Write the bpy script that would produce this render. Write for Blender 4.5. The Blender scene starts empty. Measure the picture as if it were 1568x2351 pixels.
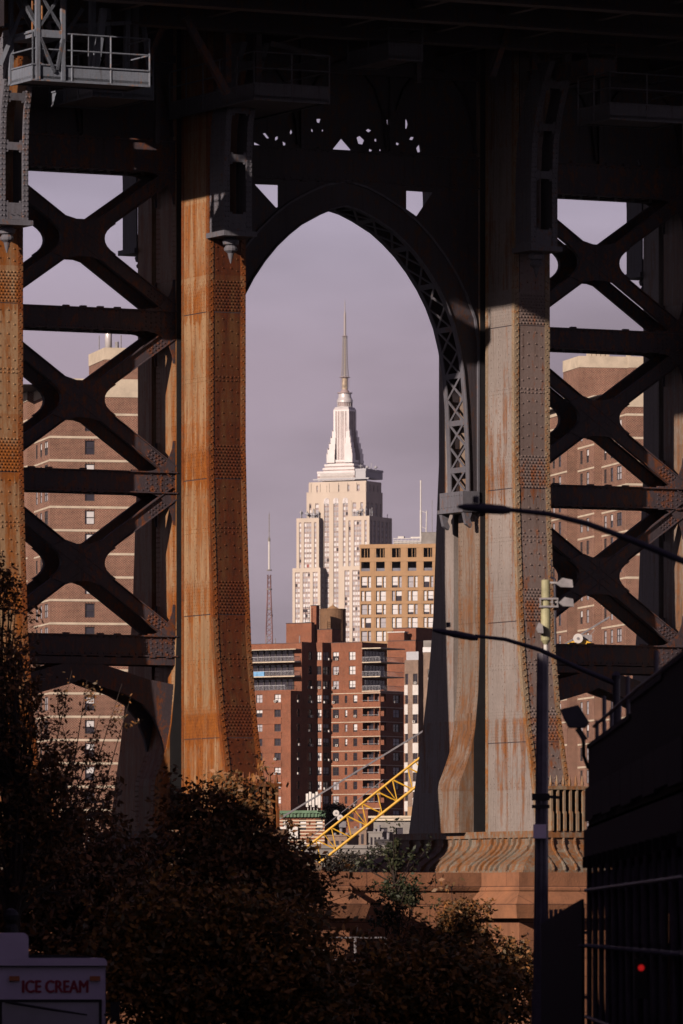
import bpy, bmesh, math, random
import numpy as np
from mathutils import Vector, Matrix
random.seed(7); rng = np.random.default_rng(7)
R = math.radians
SC = bpy.context.scene
COL = SC.collection

# ------------------------------------------------------------------ camera
F = 16250.0           # focal length in photo pixels (photo taken as 1568 x 2351)
CU, VH, ZC = 784.0, 2120.0, 12.0
cam_d = bpy.data.cameras.new('camera'); cam = bpy.data.objects.new('camera', cam_d); COL.objects.link(cam)
cam.location = (0, 0, ZC); cam.rotation_euler = (R(90), 0, 0)
cam_d.sensor_fit = 'VERTICAL'; cam_d.sensor_height = 36; cam_d.sensor_width = 24
cam_d.lens = 36 * F / 2351
cam_d.shift_y = (VH - 1175.5) / 2351
cam_d.clip_start = 1; cam_d.clip_end = 30000
cam_d.dof.use_dof = True; cam_d.dof.focus_distance = 420; cam_d.dof.aperture_fstop = 5.0
SC.camera = cam

# ------------------------------------------------------------------ light and sky
SUN_A, SUN_E = R(36.5), R(20)
to_sun = Vector((-math.sin(SUN_A)*math.cos(SUN_E), -math.cos(SUN_A)*math.cos(SUN_E), math.sin(SUN_E)))
sl = bpy.data.lights.new('sun', 'SUN'); sl.energy = 5.0; sl.angle = R(0.5); sl.color = (1.0, 0.83, 0.70)
so = bpy.data.objects.new('sun', sl); COL.objects.link(so)
so.rotation_euler = (-to_sun).to_track_quat('-Z', 'Y').to_euler(); so.location = (-60, -60, 90)

W = bpy.data.worlds.new('World'); SC.world = W; W.use_nodes = True
nt = W.node_tree; nt.nodes.clear()
def wn(t, **k):
    n = nt.nodes.new(t)
    for a, b in k.items(): setattr(n, a, b)
    return n
sky = wn('ShaderNodeTexSky', sky_type='NISHITA', sun_disc=False, sun_elevation=SUN_E, sun_rotation=R(180)+SUN_A,
         altitude=0, air_density=1.2, dust_density=3.0, ozone_density=2.0)
tc = wn('ShaderNodeTexCoord'); sep = wn('ShaderNodeSeparateXYZ'); nt.links.new(tc.outputs['Generated'], sep.inputs[0])
mp = wn('ShaderNodeMapping'); mp.inputs['Scale'].default_value = (9, 9, 26); nt.links.new(tc.outputs['Generated'], mp.inputs[0])
cl = wn('ShaderNodeTexNoise'); cl.inputs['Scale'].default_value = 1.6; cl.inputs['Detail'].default_value = 5; cl.inputs['Roughness'].default_value = 0.45; nt.links.new(mp.outputs[0], cl.inputs['Vector'])
# real evening sky: luminous mauve haze low down, darker overhead
rp = wn('ShaderNodeValToRGB'); nt.links.new(sep.outputs[2], rp.inputs[0])
el = rp.color_ramp.elements
el[0].position = 0.0; el[0].color = (4.0, 3.35, 3.9, 1)
el[1].position = 1.0; el[1].color = (0.7, 0.48, 0.9, 1)
for p, c in ((0.045, (3.3, 2.68, 3.15)), (0.0705, (3.04, 2.44, 2.97)), (0.0719, (2.66, 2.06, 2.55)), (0.0733, (3.02, 2.42, 2.95)), (0.08, (2.95, 2.36, 2.9)), (0.1, (3.5, 3.0, 3.85)), (0.14, (2.4, 2.0, 2.9)), (0.19, (0.5, 0.40, 0.65)), (0.3, (0.34, 0.24, 0.46)), (0.5, (0.50, 0.33, 0.62))):
    e = el.new(p); e.color = (*c, 1)
clr = wn('ShaderNodeMapRange'); clr.inputs[1].default_value = 0.38; clr.inputs[2].default_value = 0.62; clr.inputs[3].default_value = 0.87; clr.inputs[4].default_value = 1.28
nt.links.new(cl.outputs[0], clr.inputs[0])
mul = wn('ShaderNodeVectorMath', operation='SCALE'); nt.links.new(rp.outputs[0], mul.inputs[0]); nt.links.new(clr.outputs[0], mul.inputs['Scale'])
sks = wn('ShaderNodeVectorMath', operation='SCALE'); sks.inputs['Scale'].default_value = 0.05; nt.links.new(sky.outputs[0], sks.inputs[0])
add = wn('ShaderNodeVectorMath', operation='ADD'); nt.links.new(mul.outputs[0], add.inputs[0]); nt.links.new(sks.outputs[0], add.inputs[1])
bg = wn('ShaderNodeBackground'); bg.inputs['Strength'].default_value = 0.10; nt.links.new(add.outputs[0], bg.inputs['Color'])
wo = wn('ShaderNodeOutputWorld'); nt.links.new(bg.outputs[0], wo.inputs[0])
SC.view_settings.view_transform = 'Standard'; SC.view_settings.look = 'None'
SC.view_settings.exposure = 0.0; SC.view_settings.gamma = 1
SC.render.engine = 'CYCLES'
SC.cycles.max_bounces = 4; SC.cycles.diffuse_bounces = 0; SC.cycles.glossy_bounces = 1

# ------------------------------------------------------------------ materials
def newmat(name):
    m = bpy.data.materials.new(name); m.use_nodes = True
    t = m.node_tree; b = t.nodes['Principled BSDF']
    return m, t, b
def node(t, ty, **k):
    n = t.nodes.new(ty)
    for a, b in k.items(): setattr(n, a, b)
    return n
def noise(t, scale, sc=(1, 1, 1), detail=4, rough=0.6, off=(0, 0, 0)):
    c = node(t, 'ShaderNodeTexCoord'); m = node(t, 'ShaderNodeMapping'); n = node(t, 'ShaderNodeTexNoise')
    m.inputs['Scale'].default_value = sc; m.inputs['Location'].default_value = off
    t.links.new(c.outputs['Object'], m.inputs[0]); t.links.new(m.outputs[0], n.inputs['Vector'])
    n.inputs['Scale'].default_value = scale; n.inputs['Detail'].default_value = detail; n.inputs['Roughness'].default_value = rough
    return n
def ramp(t, src, stops):
    r = node(t, 'ShaderNodeValToRGB'); t.links.new(src, r.inputs[0]); e = r.color_ramp.elements
    e[0].position, e[0].color = stops[0][0], (*stops[0][1], 1)
    e[1].position, e[1].color = stops[-1][0], (*stops[-1][1], 1)
    for p, c in stops[1:-1]:
        x = e.new(p); x.color = (*c, 1)
    return r
def math_(t, op, a, b=None, c=None):
    n = node(t, 'ShaderNodeMath', operation=op)
    for i, v in enumerate((a, b, c)):
        if v is None: continue
        if isinstance(v, (int, float)): n.inputs[i].default_value = v
        else: t.links.new(v, n.inputs[i])
    return n.outputs[0]
def mixc(t, fac, a, b, blend='MIX'):
    n = node(t, 'ShaderNodeMixRGB', blend_type=blend)
    for i, v in enumerate((fac, a, b)):
        if isinstance(v, (int, float)): n.inputs[i].default_value = v
        elif isinstance(v, tuple): n.inputs[i].default_value = (*v, 1)
        else: t.links.new(v, n.inputs[i])
    return n.outputs[0]
def bump(t, b, h, s=0.3, d=0.05):
    n = node(t, 'ShaderNodeBump'); n.inputs['Strength'].default_value = s; n.inputs['Distance'].default_value = d
    t.links.new(h, n.inputs['Height']); t.links.new(n.outputs[0], b.inputs['Normal'])
def plain(name, col, rough=0.7, var=0.25, scale=2.0, metal=0.0, sc=(1, 1, 1)):
    m, t, b = newmat(name)
    n = noise(t, scale, sc)
    r = ramp(t, n.outputs[0], [(0.3, tuple(c*(1-var) for c in col)), (0.7, tuple(min(1, c*(1+var)) for c in col))])
    t.links.new(r.outputs[0], b.inputs['Base Color'])
    b.inputs['Roughness'].default_value = rough; b.inputs['Metallic'].default_value = metal
    return m
def steel(name, paint, rust, amount, streak=0.5, bands=0.11, rough=0.6, off=(0, 0, 0), dark=(0.05, 0.018, 0.008), streakdirt=0.8):
    """weathered riveted steel: paint with rust in vertical runs, heavier at the splice bands"""
    m, t, b = newmat(name)
    n1 = noise(t, 1.0, (2.6, 2.6, 0.22), 5, 0.65, off)
    n2 = noise(t, 5.0, (1, 1, 0.6), 5, 0.7, off)
    n3 = noise(t, 0.35, (1, 1, 1), 3, 0.5, off)
    v = math_(t, 'MULTIPLY', n1.outputs[0], streak)
    v = math_(t, 'ADD', v, math_(t, 'MULTIPLY', n2.outputs[0], 1-streak-0.15))
    v = math_(t, 'ADD', v, math_(t, 'MULTIPLY', n3.outputs[0], 0.15))
    c = node(t, 'ShaderNodeTexCoord'); s = node(t, 'ShaderNodeSeparateXYZ'); t.links.new(c.outputs['Object'], s.inputs[0])
    if bands:
        for z in (36.9, 30.3, 24.9, 20.0):
            cm = math_(t, 'COMPARE', math_(t, 'ADD', s.outputs[2], math_(t, 'MULTIPLY', math_(t, 'SUBTRACT', n1.outputs[0], 0.45), 3.2)), z-.1, 0.66)
            v = math_(t, 'ADD', v, math_(t, 'MULTIPLY', cm, bands))
        # panel to panel difference
        fl = math_(t, 'FLOOR', math_(t, 'DIVIDE', s.outputs[2], 2.9))
        wnn = node(t, 'ShaderNodeTexWhiteNoise', noise_dimensions='1D'); t.links.new(fl, wnn.inputs['W'])
        v = math_(t, 'ADD', v, math_(t, 'MULTIPLY', math_(t, 'SUBTRACT', wnn.outputs[0], 0.5), 0.10))
    v = math_(t, 'ADD', v, amount)
    rr = ramp(t, n2.outputs[0], [(0.25, dark), (0.5, rust), (0.8, tuple(min(1, c*1.45) for c in rust))])
    pp = ramp(t, n3.outputs[0], [(0.3, tuple(c*0.82 for c in paint)), (0.7, tuple(min(1, c*1.12) for c in paint))])
    mk = ramp(t, v, [(0.485, (0, 0, 0)), (0.53, (0.5, 0.5, 0.5)), (0.62, (1, 1, 1))])
    col = mixc(t, mk.outputs[0], pp.outputs[0], rr.outputs[0])
    # dark runs of dirt from seams and rivets
    n4 = noise(t, 1.0, (6.5, 6.5, 0.32), 4, 0.75, (off[2], off[0], off[1]))
    dk = ramp(t, n4.outputs[0], [(0.36, (1, 1, 1)), (0.56, (0.93, 0.9, 0.88)), (0.68, (0.50, 0.40, 0.34)), (0.8, (0.3, 0.2, 0.15))])
    col = mixc(t, streakdirt, col, mixc(t, 1.0, col, dk.outputs[0], 'MULTIPLY'))
    n5 = noise(t, 16.0, (1, 1, 0.5), 3, 0.6, off)
    col = mixc(t, 1.0, col, ramp(t, n5.outputs[0], [(0.3, (0.86,)*3), (0.7, (1.1,)*3)]).outputs[0], 'MULTIPLY')
    t.links.new(col, b.inputs['Base Color']); b.inputs['Roughness'].default_value = rough
    bump(t, b, n2.outputs[0], 0.25, 0.02)
    return m
def brick(name, c1, c2, mortar, bw=0.24, bh=0.105, ms=0.012, var=0.3):
    """brickwork: coordinates built from the surface, whatever way the wall faces"""
    m, t, b = newmat(name)
    c = node(t, 'ShaderNodeTexCoord'); s = node(t, 'ShaderNodeSeparateXYZ'); t.links.new(c.outputs['Object'], s.inputs[0])
    u = math_(t, 'ADD', s.outputs[0], s.outputs[1])
    cb = node(t, 'ShaderNodeCombineXYZ'); t.links.new(u, cb.inputs[0]); t.links.new(s.outputs[2], cb.inputs[1])
    br = node(t, 'ShaderNodeTexBrick'); t.links.new(cb.outputs[0], br.inputs['Vector'])
    br.inputs['Scale'].default_value = 1; br.inputs['Brick Width'].default_value = bw; br.inputs['Row Height'].default_value = bh
    br.inputs['Mortar Size'].default_value = ms; br.inputs['Mortar Smooth'].default_value = 0.1; br.inputs['Bias'].default_value = 0.0
    br.inputs['Color1'].default_value = (*c1, 1); br.inputs['Color2'].default_value = (*c2, 1); br.inputs['Mortar'].default_value = (*mortar, 1)
    n = noise(t, 0.22, (1, 1, 1), 5, 0.65)
    n2 = noise(t, 2.0, (1, 1, 0.5), 3)
    r = ramp(t, n.outputs[0], [(0.3, (1-var,)*3), (0.7, (1+var*0.6,)*3)])
    r2 = ramp(t, n2.outputs[0], [(0.3, (0.88,)*3), (0.7, (1.1,)*3)])
    col = mixc(t, 1.0, mixc(t, 1.0, br.outputs[0], r.outputs[0], 'MULTIPLY'), r2.outputs[0], 'MULTIPLY')
    t.links.new(col, b.inputs['Base Color']); b.inputs['Roughness'].default_value = 0.9
    return m
def leafmat(name, cols, scale=1.2, rough=0.6):
    m, t, b = newmat(name)
    g = node(t, 'ShaderNodeNewGeometry')
    n = noise(t, scale, (1, 1, 1), 2)
    v = math_(t, 'ADD', math_(t, 'MULTIPLY', g.outputs['Random Per Island'], 0.6), math_(t, 'MULTIPLY', n.outputs[0], 0.5))
    k = len(cols)
    r = ramp(t, v, [(0.1+0.8*i/(k-1), c) for i, c in enumerate(cols)])
    t.links.new(r.outputs[0], b.inputs['Base Color']); b.inputs['Roughness'].default_value = rough
    return m
def glassy(name, col, rough=0.12, spec=0.8):
    m, t, b = newmat(name)
    n = noise(t, 0.4)
    r = ramp(t, n.outputs[0], [(0.3, tuple(c*0.7 for c in col)), (0.7, tuple(min(1, c*1.3) for c in col))])
    t.links.new(r.outputs[0], b.inputs['Base Color'])
    b.inputs['Roughness'].default_value = rough; b.inputs['Specular IOR Level'].default_value = spec
    return m
def emit(name, col, st):
    m, t, b = newmat(name)
    b.inputs['Base Color'].default_value = (*col, 1); b.inputs['Emission Color'].default_value = (*col, 1); b.inputs['Emission Strength'].default_value = st
    return m

RUST = (0.30, 0.095, 0.020)
M = {}
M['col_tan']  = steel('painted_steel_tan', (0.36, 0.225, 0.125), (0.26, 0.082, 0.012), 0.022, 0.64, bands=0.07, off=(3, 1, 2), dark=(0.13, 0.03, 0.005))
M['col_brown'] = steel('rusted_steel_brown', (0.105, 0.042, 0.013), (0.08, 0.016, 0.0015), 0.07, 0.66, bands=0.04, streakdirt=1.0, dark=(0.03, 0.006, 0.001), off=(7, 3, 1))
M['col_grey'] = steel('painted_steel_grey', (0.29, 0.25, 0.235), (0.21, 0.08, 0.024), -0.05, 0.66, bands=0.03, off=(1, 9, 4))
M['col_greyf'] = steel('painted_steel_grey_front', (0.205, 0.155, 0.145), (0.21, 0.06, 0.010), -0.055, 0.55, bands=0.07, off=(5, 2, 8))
M['edge_rust'] = steel('edge_angle_rusty', (0.22, 0.105, 0.045), (0.19, 0.05, 0.007), 0.05, 0.3, off=(2, 2, 2))
M['edge_grey'] = steel('edge_angle_grey', (0.30, 0.225, 0.155), (0.26, 0.10, 0.025), 0.0, 0.3, bands=0.04, off=(4, 2, 2))
M['pil_grey'] = steel('pilaster_steel_grey', (0.25, 0.195, 0.16), (0.185, 0.08, 0.03), 0.02, 0.6, bands=0.03, off=(8, 5, 4))
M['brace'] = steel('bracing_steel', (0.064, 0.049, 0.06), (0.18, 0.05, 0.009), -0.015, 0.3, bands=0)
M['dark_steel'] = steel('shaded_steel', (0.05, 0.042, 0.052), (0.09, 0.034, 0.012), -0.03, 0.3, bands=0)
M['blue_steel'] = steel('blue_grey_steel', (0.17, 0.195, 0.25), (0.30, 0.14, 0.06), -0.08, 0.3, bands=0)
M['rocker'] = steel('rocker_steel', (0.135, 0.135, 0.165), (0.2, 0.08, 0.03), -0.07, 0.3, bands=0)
M['skirt'] = steel('base_skirt_steel', (0.25, 0.215, 0.175), (0.22, 0.09, 0.03), 0.045, 0.3, bands=0)
M['brick_red'] = brick('red_brown_brick', (0.26, 0.078, 0.038), (0.18, 0.055, 0.032), (0.28, 0.15, 0.09))
M['brick_brown'] = brick('brown_brick', (0.165, 0.058, 0.048), (0.105, 0.040, 0.038), (0.44, 0.28, 0.19), ms=0.022, bw=0.32, bh=0.14)
M['brick_tank'] = brick('tank_brick', (0.20, 0.10, 0.05), (0.15, 0.08, 0.045), (0.24, 0.15, 0.09))
M['brick_beige'] = brick('beige_brick', (0.26, 0.17, 0.13), (0.20, 0.13, 0.10), (0.32, 0.25, 0.2))
M['cream'] = plain('cream_concrete', (0.58, 0.49, 0.385), 0.85, 0.16, 0.7)
M['white'] = plain('white_paint', (0.60, 0.57, 0.55), 0.5, 0.1, 1.5)
M['tan_panel'] = plain('tan_wall_panel', (0.38, 0.225, 0.115), 0.7, 0.12, 0.4)
M['limestone'] = plain('pale_limestone', (0.57, 0.48, 0.405), 0.85, 0.12, 0.05, sc=(1, 1, 0.4))
M['alum'] = plain('silver_metal', (0.66, 0.62, 0.63), 0.35, 0.1, 0.1, metal=0.25)
M['spandrel'] = plain('grey_red_spandrel', (0.33, 0.25, 0.245), 0.6, 0.35, 0.12)
M['glass_dark'] = glassy('dark_window_glass', (0.035, 0.03, 0.04))
M['glass_blue'] = glassy('grey_window_glass', (0.20, 0.20, 0.24))
M['blind'] = plain('pale_window_blind', (0.66, 0.64, 0.66), 0.7, 0.15, 0.6)
M['blind_grey'] = plain('grey_window_blind', (0.40, 0.38, 0.42), 0.7, 0.2, 0.6)
M['red_blind'] = plain('red_window_cover', (0.32, 0.06, 0.05), 0.7, 0.2, 0.6)
M['frame_dark'] = plain('dark_window_frame', (0.05, 0.042, 0.042), 0.6)
M['balcony'] = plain('pale_balcony_metal', (0.42, 0.42, 0.46), 0.6, 0.1)
M['blue_cloth'] = plain('blue_cloth', (0.16, 0.36, 0.62), 0.8)
M['green_cornice'] = plain('green_copper_cornice', (0.09, 0.17, 0.10), 0.7, 0.3, 1.0)
M['yellow'] = plain('yellow_crane_paint', (0.72, 0.40, 0.035), 0.5, 0.15, 0.8)
M['cable'] = plain('grey_cable', (0.20, 0.19, 0.21), 0.6)
M['concrete'] = plain('grey_concrete', (0.24, 0.22, 0.21), 0.9, 0.25, 0.5)
M['dark_roof'] = plain('dark_roofing', (0.05, 0.045, 0.05), 0.9)
M['bark'] = plain('dark_bark', (0.045, 0.03, 0.024), 0.9, 0.4, 6)
M['shed'] = plain('black_shed_panel', (0.012, 0.010, 0.014), 0.8, 0.3, 1.5)
M['pipe'] = plain('scaffold_pipe', (0.13, 0.115, 0.15), 0.5, 0.3, 3.0)
M['lamp_paint'] = plain('dark_lamp_paint', (0.035, 0.032, 0.05), 0.45, 0.2, 4)
M['galv'] = plain('galvanised_metal', (0.24, 0.225, 0.24), 0.5, 0.3, 4)
M['cell'] = plain('yellow_green_cylinder', (0.36, 0.34, 0.20), 0.6, 0.3, 3)
M['truck'] = plain('white_truck_paint', (0.86, 0.72, 0.92), 0.35, 0.06, 1.0)
M['truck_glass'] = glassy('windscreen_glass', (0.26, 0.22, 0.34), 0.2)
M['red_letter'] = plain('red_lettering', (0.42, 0.035, 0.07), 0.6, 0.1)
M['amber'] = plain('amber_lens', (0.55, 0.12, 0.01), 0.3, 0.1)
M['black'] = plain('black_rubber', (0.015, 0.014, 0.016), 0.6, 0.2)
M['red_lamp'] = emit('red_signal_lens', (0.9, 0.02, 0.02), 0.35)
M['leaf_dark'] = leafmat('dark_autumn_leaves', [(0.06, 0.042, 0.02), (0.11, 0.068, 0.028), (0.19, 0.08, 0.024), (0.30, 0.12, 0.028)])
M['leaf_mix'] = leafmat('autumn_leaves', [(0.08, 0.066, 0.028), (0.15, 0.11, 0.034), (0.33, 0.14, 0.026), (0.5, 0.24, 0.04)])
M['leaf_green'] = leafmat('dull_green_leaves', [(0.012, 0.018, 0.007), (0.024, 0.032, 0.011), (0.045, 0.042, 0.014)])
M['leaf_far'] = leafmat('far_shore_leaves', [(0.012, 0.012, 0.009), (0.024, 0.02, 0.014), (0.04, 0.028, 0.016)])
# granite of the pier, in large courses
def granite():
    m, t, b = newmat('brown_granite')
    c = node(t, 'ShaderNodeTexCoord'); s = node(t, 'ShaderNodeSeparateXYZ'); t.links.new(c.outputs['Object'], s.inputs[0])
    cb = node(t, 'ShaderNodeCombineXYZ'); t.links.new(math_(t, 'ADD', s.outputs[0], s.outputs[1]), cb.inputs[0]); t.links.new(s.outputs[2], cb.inputs[1])
    br = node(t, 'ShaderNodeTexBrick'); t.links.new(cb.outputs[0], br.inputs['Vector'])
    br.inputs['Scale'].default_value = 1; br.inputs['Brick Width'].default_value = 3.1; br.inputs['Row Height'].default_value = 0.72
    br.inputs['Mortar Size'].default_value = 0.02
    br.inputs['Color1'].default_value = (0.33, 0.15, 0.08, 1); br.inputs['Color2'].default_value = (0.24, 0.105, 0.058, 1); br.inputs['Mortar'].default_value = (0.12, 0.05, 0.03, 1)
    n = noise(t, 0.9, (1, 1, 0.5), 6, 0.7); n2 = noise(t, 14, (1, 1, 1), 3)
    r = ramp(t, n.outputs[0], [(0.3, (0.5, 0.48, 0.48)), (0.5, (0.95, 0.93, 0.9)), (0.7, (1.3, 1.2, 1.1))])
    col = mixc(t, 1.0, br.outputs[0], r.outputs[0], 'MULTIPLY')
    t.links.new(col, b.inputs['Base Color']); b.inputs['Roughness'].default_value = 0.9
    bump(t, b, n2.outputs[0], 0.5, 0.04)
    return m
M['granite'] = granite()

# ------------------------------------------------------------------ mesh builder
class MB:
    def __init__(s): s.v = []; s.f = []; s.m = []
    def add(s, vs, fs, mi=0):
        k = len(s.v); s.v += [tuple(p) for p in vs]
        s.f += [tuple(i+k for i in f) for f in fs]; s.m += [mi]*len(fs)
    def box(s, x0, x1, y0, y1, z0, z1, mi=0):
        s.add([(x0,y0,z0),(x1,y0,z0),(x1,y1,z0),(x0,y1,z0),(x0,y0,z1),(x1,y0,z1),(x1,y1,z1),(x0,y1,z1)],
              [(0,3,2,1),(4,5,6,7),(0,1,5,4),(1,2,6,5),(2,3,7,6),(3,0,4,7)], mi)
    def bar(s, p, q, w, h, up=(0, 0, 1), mi=0):
        p, q, up = Vector(p), Vector(q), Vector(up); d = (q-p).normalized()
        a = d.cross(up)
        if a.length < 1e-4: a = d.cross(Vector((0, 1, 0)))
        a.normalize(); b = a.cross(d).normalized()
        a *= w/2; b *= h/2
        s.add([p-a-b, p+a-b, p+a+b, p-a+b, q-a-b, q+a-b, q+a+b, q-a+b],
              [(0,1,2,3),(7,6,5,4),(0,4,5,1),(1,5,6,2),(2,6,7,3),(3,7,4,0)], mi)
    def tube(s, pts, r, n=8, mi=0, cap=True):
        pts = [Vector(p) for p in pts]; rs = r if isinstance(r, (list, tuple)) else [r]*len(pts)
        k = len(s.v); prev = None
        for i, p in enumerate(pts):
            d = (pts[min(i+1, len(pts)-1)]-pts[max(i-1, 0)]).normalized()
            a = d.cross(Vector((0, 0, 1)))
            if a.length < 0.05: a = d.cross(Vector((0, 1, 0)))
            a.normalize(); b = d.cross(a).normalized()
            for j in range(n):
                t = 2*math.pi*j/n; s.v.append(tuple(p+(a*math.cos(t)+b*math.sin(t))*rs[i]))
        for i in range(len(pts)-1):
            for j in range(n):
                s.f.append((k+i*n+j, k+i*n+(j+1)%n, k+(i+1)*n+(j+1)%n, k+(i+1)*n+j)); s.m.append(mi)
        if cap:
            s.f.append(tuple(k+j for j in range(n))[::-1]); s.m.append(mi)
            s.f.append(tuple(k+(len(pts)-1)*n+j for j in range(n))); s.m.append(mi)
    def lathe(s, c, prof, n=16, mi=0):
        k = len(s.v)
        for r, z in prof:
            for j in range(n):
                t = 2*math.pi*(j+0.5)/n; s.v.append((c[0]+r*math.cos(t), c[1]+r*math.sin(t), z))
        for i in range(len(prof)-1):
            for j in range(n):
                s.f.append((k+i*n+j, k+i*n+(j+1)%n, k+(i+1)*n+(j+1)%n, k+(i+1)*n+j)); s.m.append(mi)
        s.f.append(tuple(k+j for j in range(n))[::-1]); s.m.append(mi)
        s.f.append(tuple(k+(len(prof)-1)*n+j for j in range(n))); s.m.append(mi)
    def prism(s, poly, y0, y1, mi=0):           # polygon in x,z extruded along y
        n = len(poly)
        s.add([(x, y0, z) for x, z in poly]+[(x, y1, z) for x, z in poly],
              [tuple(range(n)), tuple(range(2*n-1, n-1, -1))]+[(i, i+n, (i+1)%n+n, (i+1)%n) for i in range(n)], mi)
    def prismx(s, poly, x0, x1, mi=0):          # polygon in y,z extruded along x
        n = len(poly)
        s.add([(x0, y, z) for y, z in poly]+[(x1, y, z) for y, z in poly],
              [tuple(range(n))[::-1], tuple(range(n, 2*n))]+[(i, (i+1)%n, (i+1)%n+n, i+n) for i in range(n)], mi)
    def loft(s, rects, mi=0):                   # rects: (z, x0, x1, y0, y1)
        k = len(s.v)
        for z, x0, x1, y0, y1 in rects:
            s.v += [(x0,y0,z),(x1,y0,z),(x1,y1,z),(x0,y1,z)]
        up = rects[-1][0] > rects[0][0]
        for i in range(len(rects)-1):
            for j in range(4):
                f = (k+i*4+j, k+i*4+(j+1)%4, k+i*4+4+(j+1)%4, k+i*4+4+j)
                s.f.append(f if up else f[::-1]); s.m.append(mi)
        e = k+4*(len(rects)-1)
        a, b = (k+3, k+2, k+1, k), (e, e+1, e+2, e+3)
        s.f += [a, b] if up else [a[::-1], b[::-1]]; s.m += [mi, mi]
    def quad(s, a, b, c, d, mi=0): s.add([a, b, c, d], [(0, 1, 2, 3)], mi)
    def rivet(s, p, n, r=0.045, mi=0, h=0.03):
        p, n = Vector(p), Vector(n); a = n.cross(Vector((0.01, 0.02, 1))).normalized(); b = n.cross(a)
        k = len(s.v)
        for rr, hh in ((r, -0.002), (r*0.62, h)):
            for j in range(6):
                t = math.pi*j/3; s.v.append(tuple(p+n*hh+(a*math.cos(t)+b*math.sin(t))*rr))
        for j in range(6): s.f.append((k+j, k+(j+1)%6, k+6+(j+1)%6, k+6+j)); s.m.append(mi)
        s.f.append(tuple(k+6+j for j in range(6))); s.m.append(mi)
    def mesh(s, name, mats, base=(0, 0, 0), smooth=False):
        me = bpy.data.meshes.new(name)
        b = base
        me.from_pydata([(x-b[0], y-b[1], z-b[2]) for x, y, z in s.v], [], s.f)
        for m in (mats if isinstance(mats, (list, tuple)) else [mats]): me.materials.append(M[m] if isinstance(m, str) else m)
        me.polygons.foreach_set('material_index', s.m)
        if smooth: me.polygons.foreach_set('use_smooth', [True]*len(s.f))
        me.update(); return me

class Frame:
    def __init__(s, ox=0, oy=0, rot=0): s.o = (ox, oy); s.r = rot; s.c, s.s = math.cos(rot), math.sin(rot)
    def world(s, p): return (s.o[0]+s.c*p[0]-s.s*p[1], s.o[1]+s.s*p[0]+s.c*p[1], p[2])
    def inv(s, u, v, y):                        # point of the plane y = const that shows at photo position u, v
        k = (u-CU)/F
        t = (k*(s.o[1]+s.c*y)+s.s*y-s.o[0])/(s.c-s.s*k)
        Y = s.o[1]+s.s*t+s.c*y
        return t, ZC+(VH-v)/F*Y
G0 = Frame()
def tag(o, label=None, cat=None, group=None, kind=None):
    for k, v in (('label', label), ('category', cat), ('group', group), ('kind', kind)):
        if v: o[k] = v
class Thing:
    def __init__(s, fr, name, base, label, cat, group=None):
        s.fr, s.base = fr, base
        o = bpy.data.objects.new(name, None); COL.objects.link(o); o.empty_display_size = 0.5
        o.location = fr.world(base); o.rotation_euler = (0, 0, fr.r); tag(o, label, cat, group); s.o = o
    def part(s, name, mb, mats, parent=None, label=None, kind=None, smooth=False):
        o = bpy.data.objects.new(name, mb.mesh(name, mats, s.base, smooth)); COL.objects.link(o)
        o.parent = parent or s.o; tag(o, label, kind=kind); return o
    def inst(s, name, me, p, rz=0, parent=None):
        o = bpy.data.objects.new(name, me); COL.objects.link(o); o.parent = parent or s.o
        o.location = (p[0]-s.base[0], p[1]-s.base[1], p[2]-s.base[2]) if parent is None else p; o.rotation_euler = (0, 0, rz); return o
def solo(fr, name, base, mb, mats, label=None, cat=None, group=None, kind=None, smooth=False):
    o = bpy.data.objects.new(name, mb.mesh(name, mats, base, smooth)); COL.objects.link(o)
    o.location = fr.world(base); o.rotation_euler = (0, 0, fr.r); tag(o, label, cat, group, kind); return o

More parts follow.
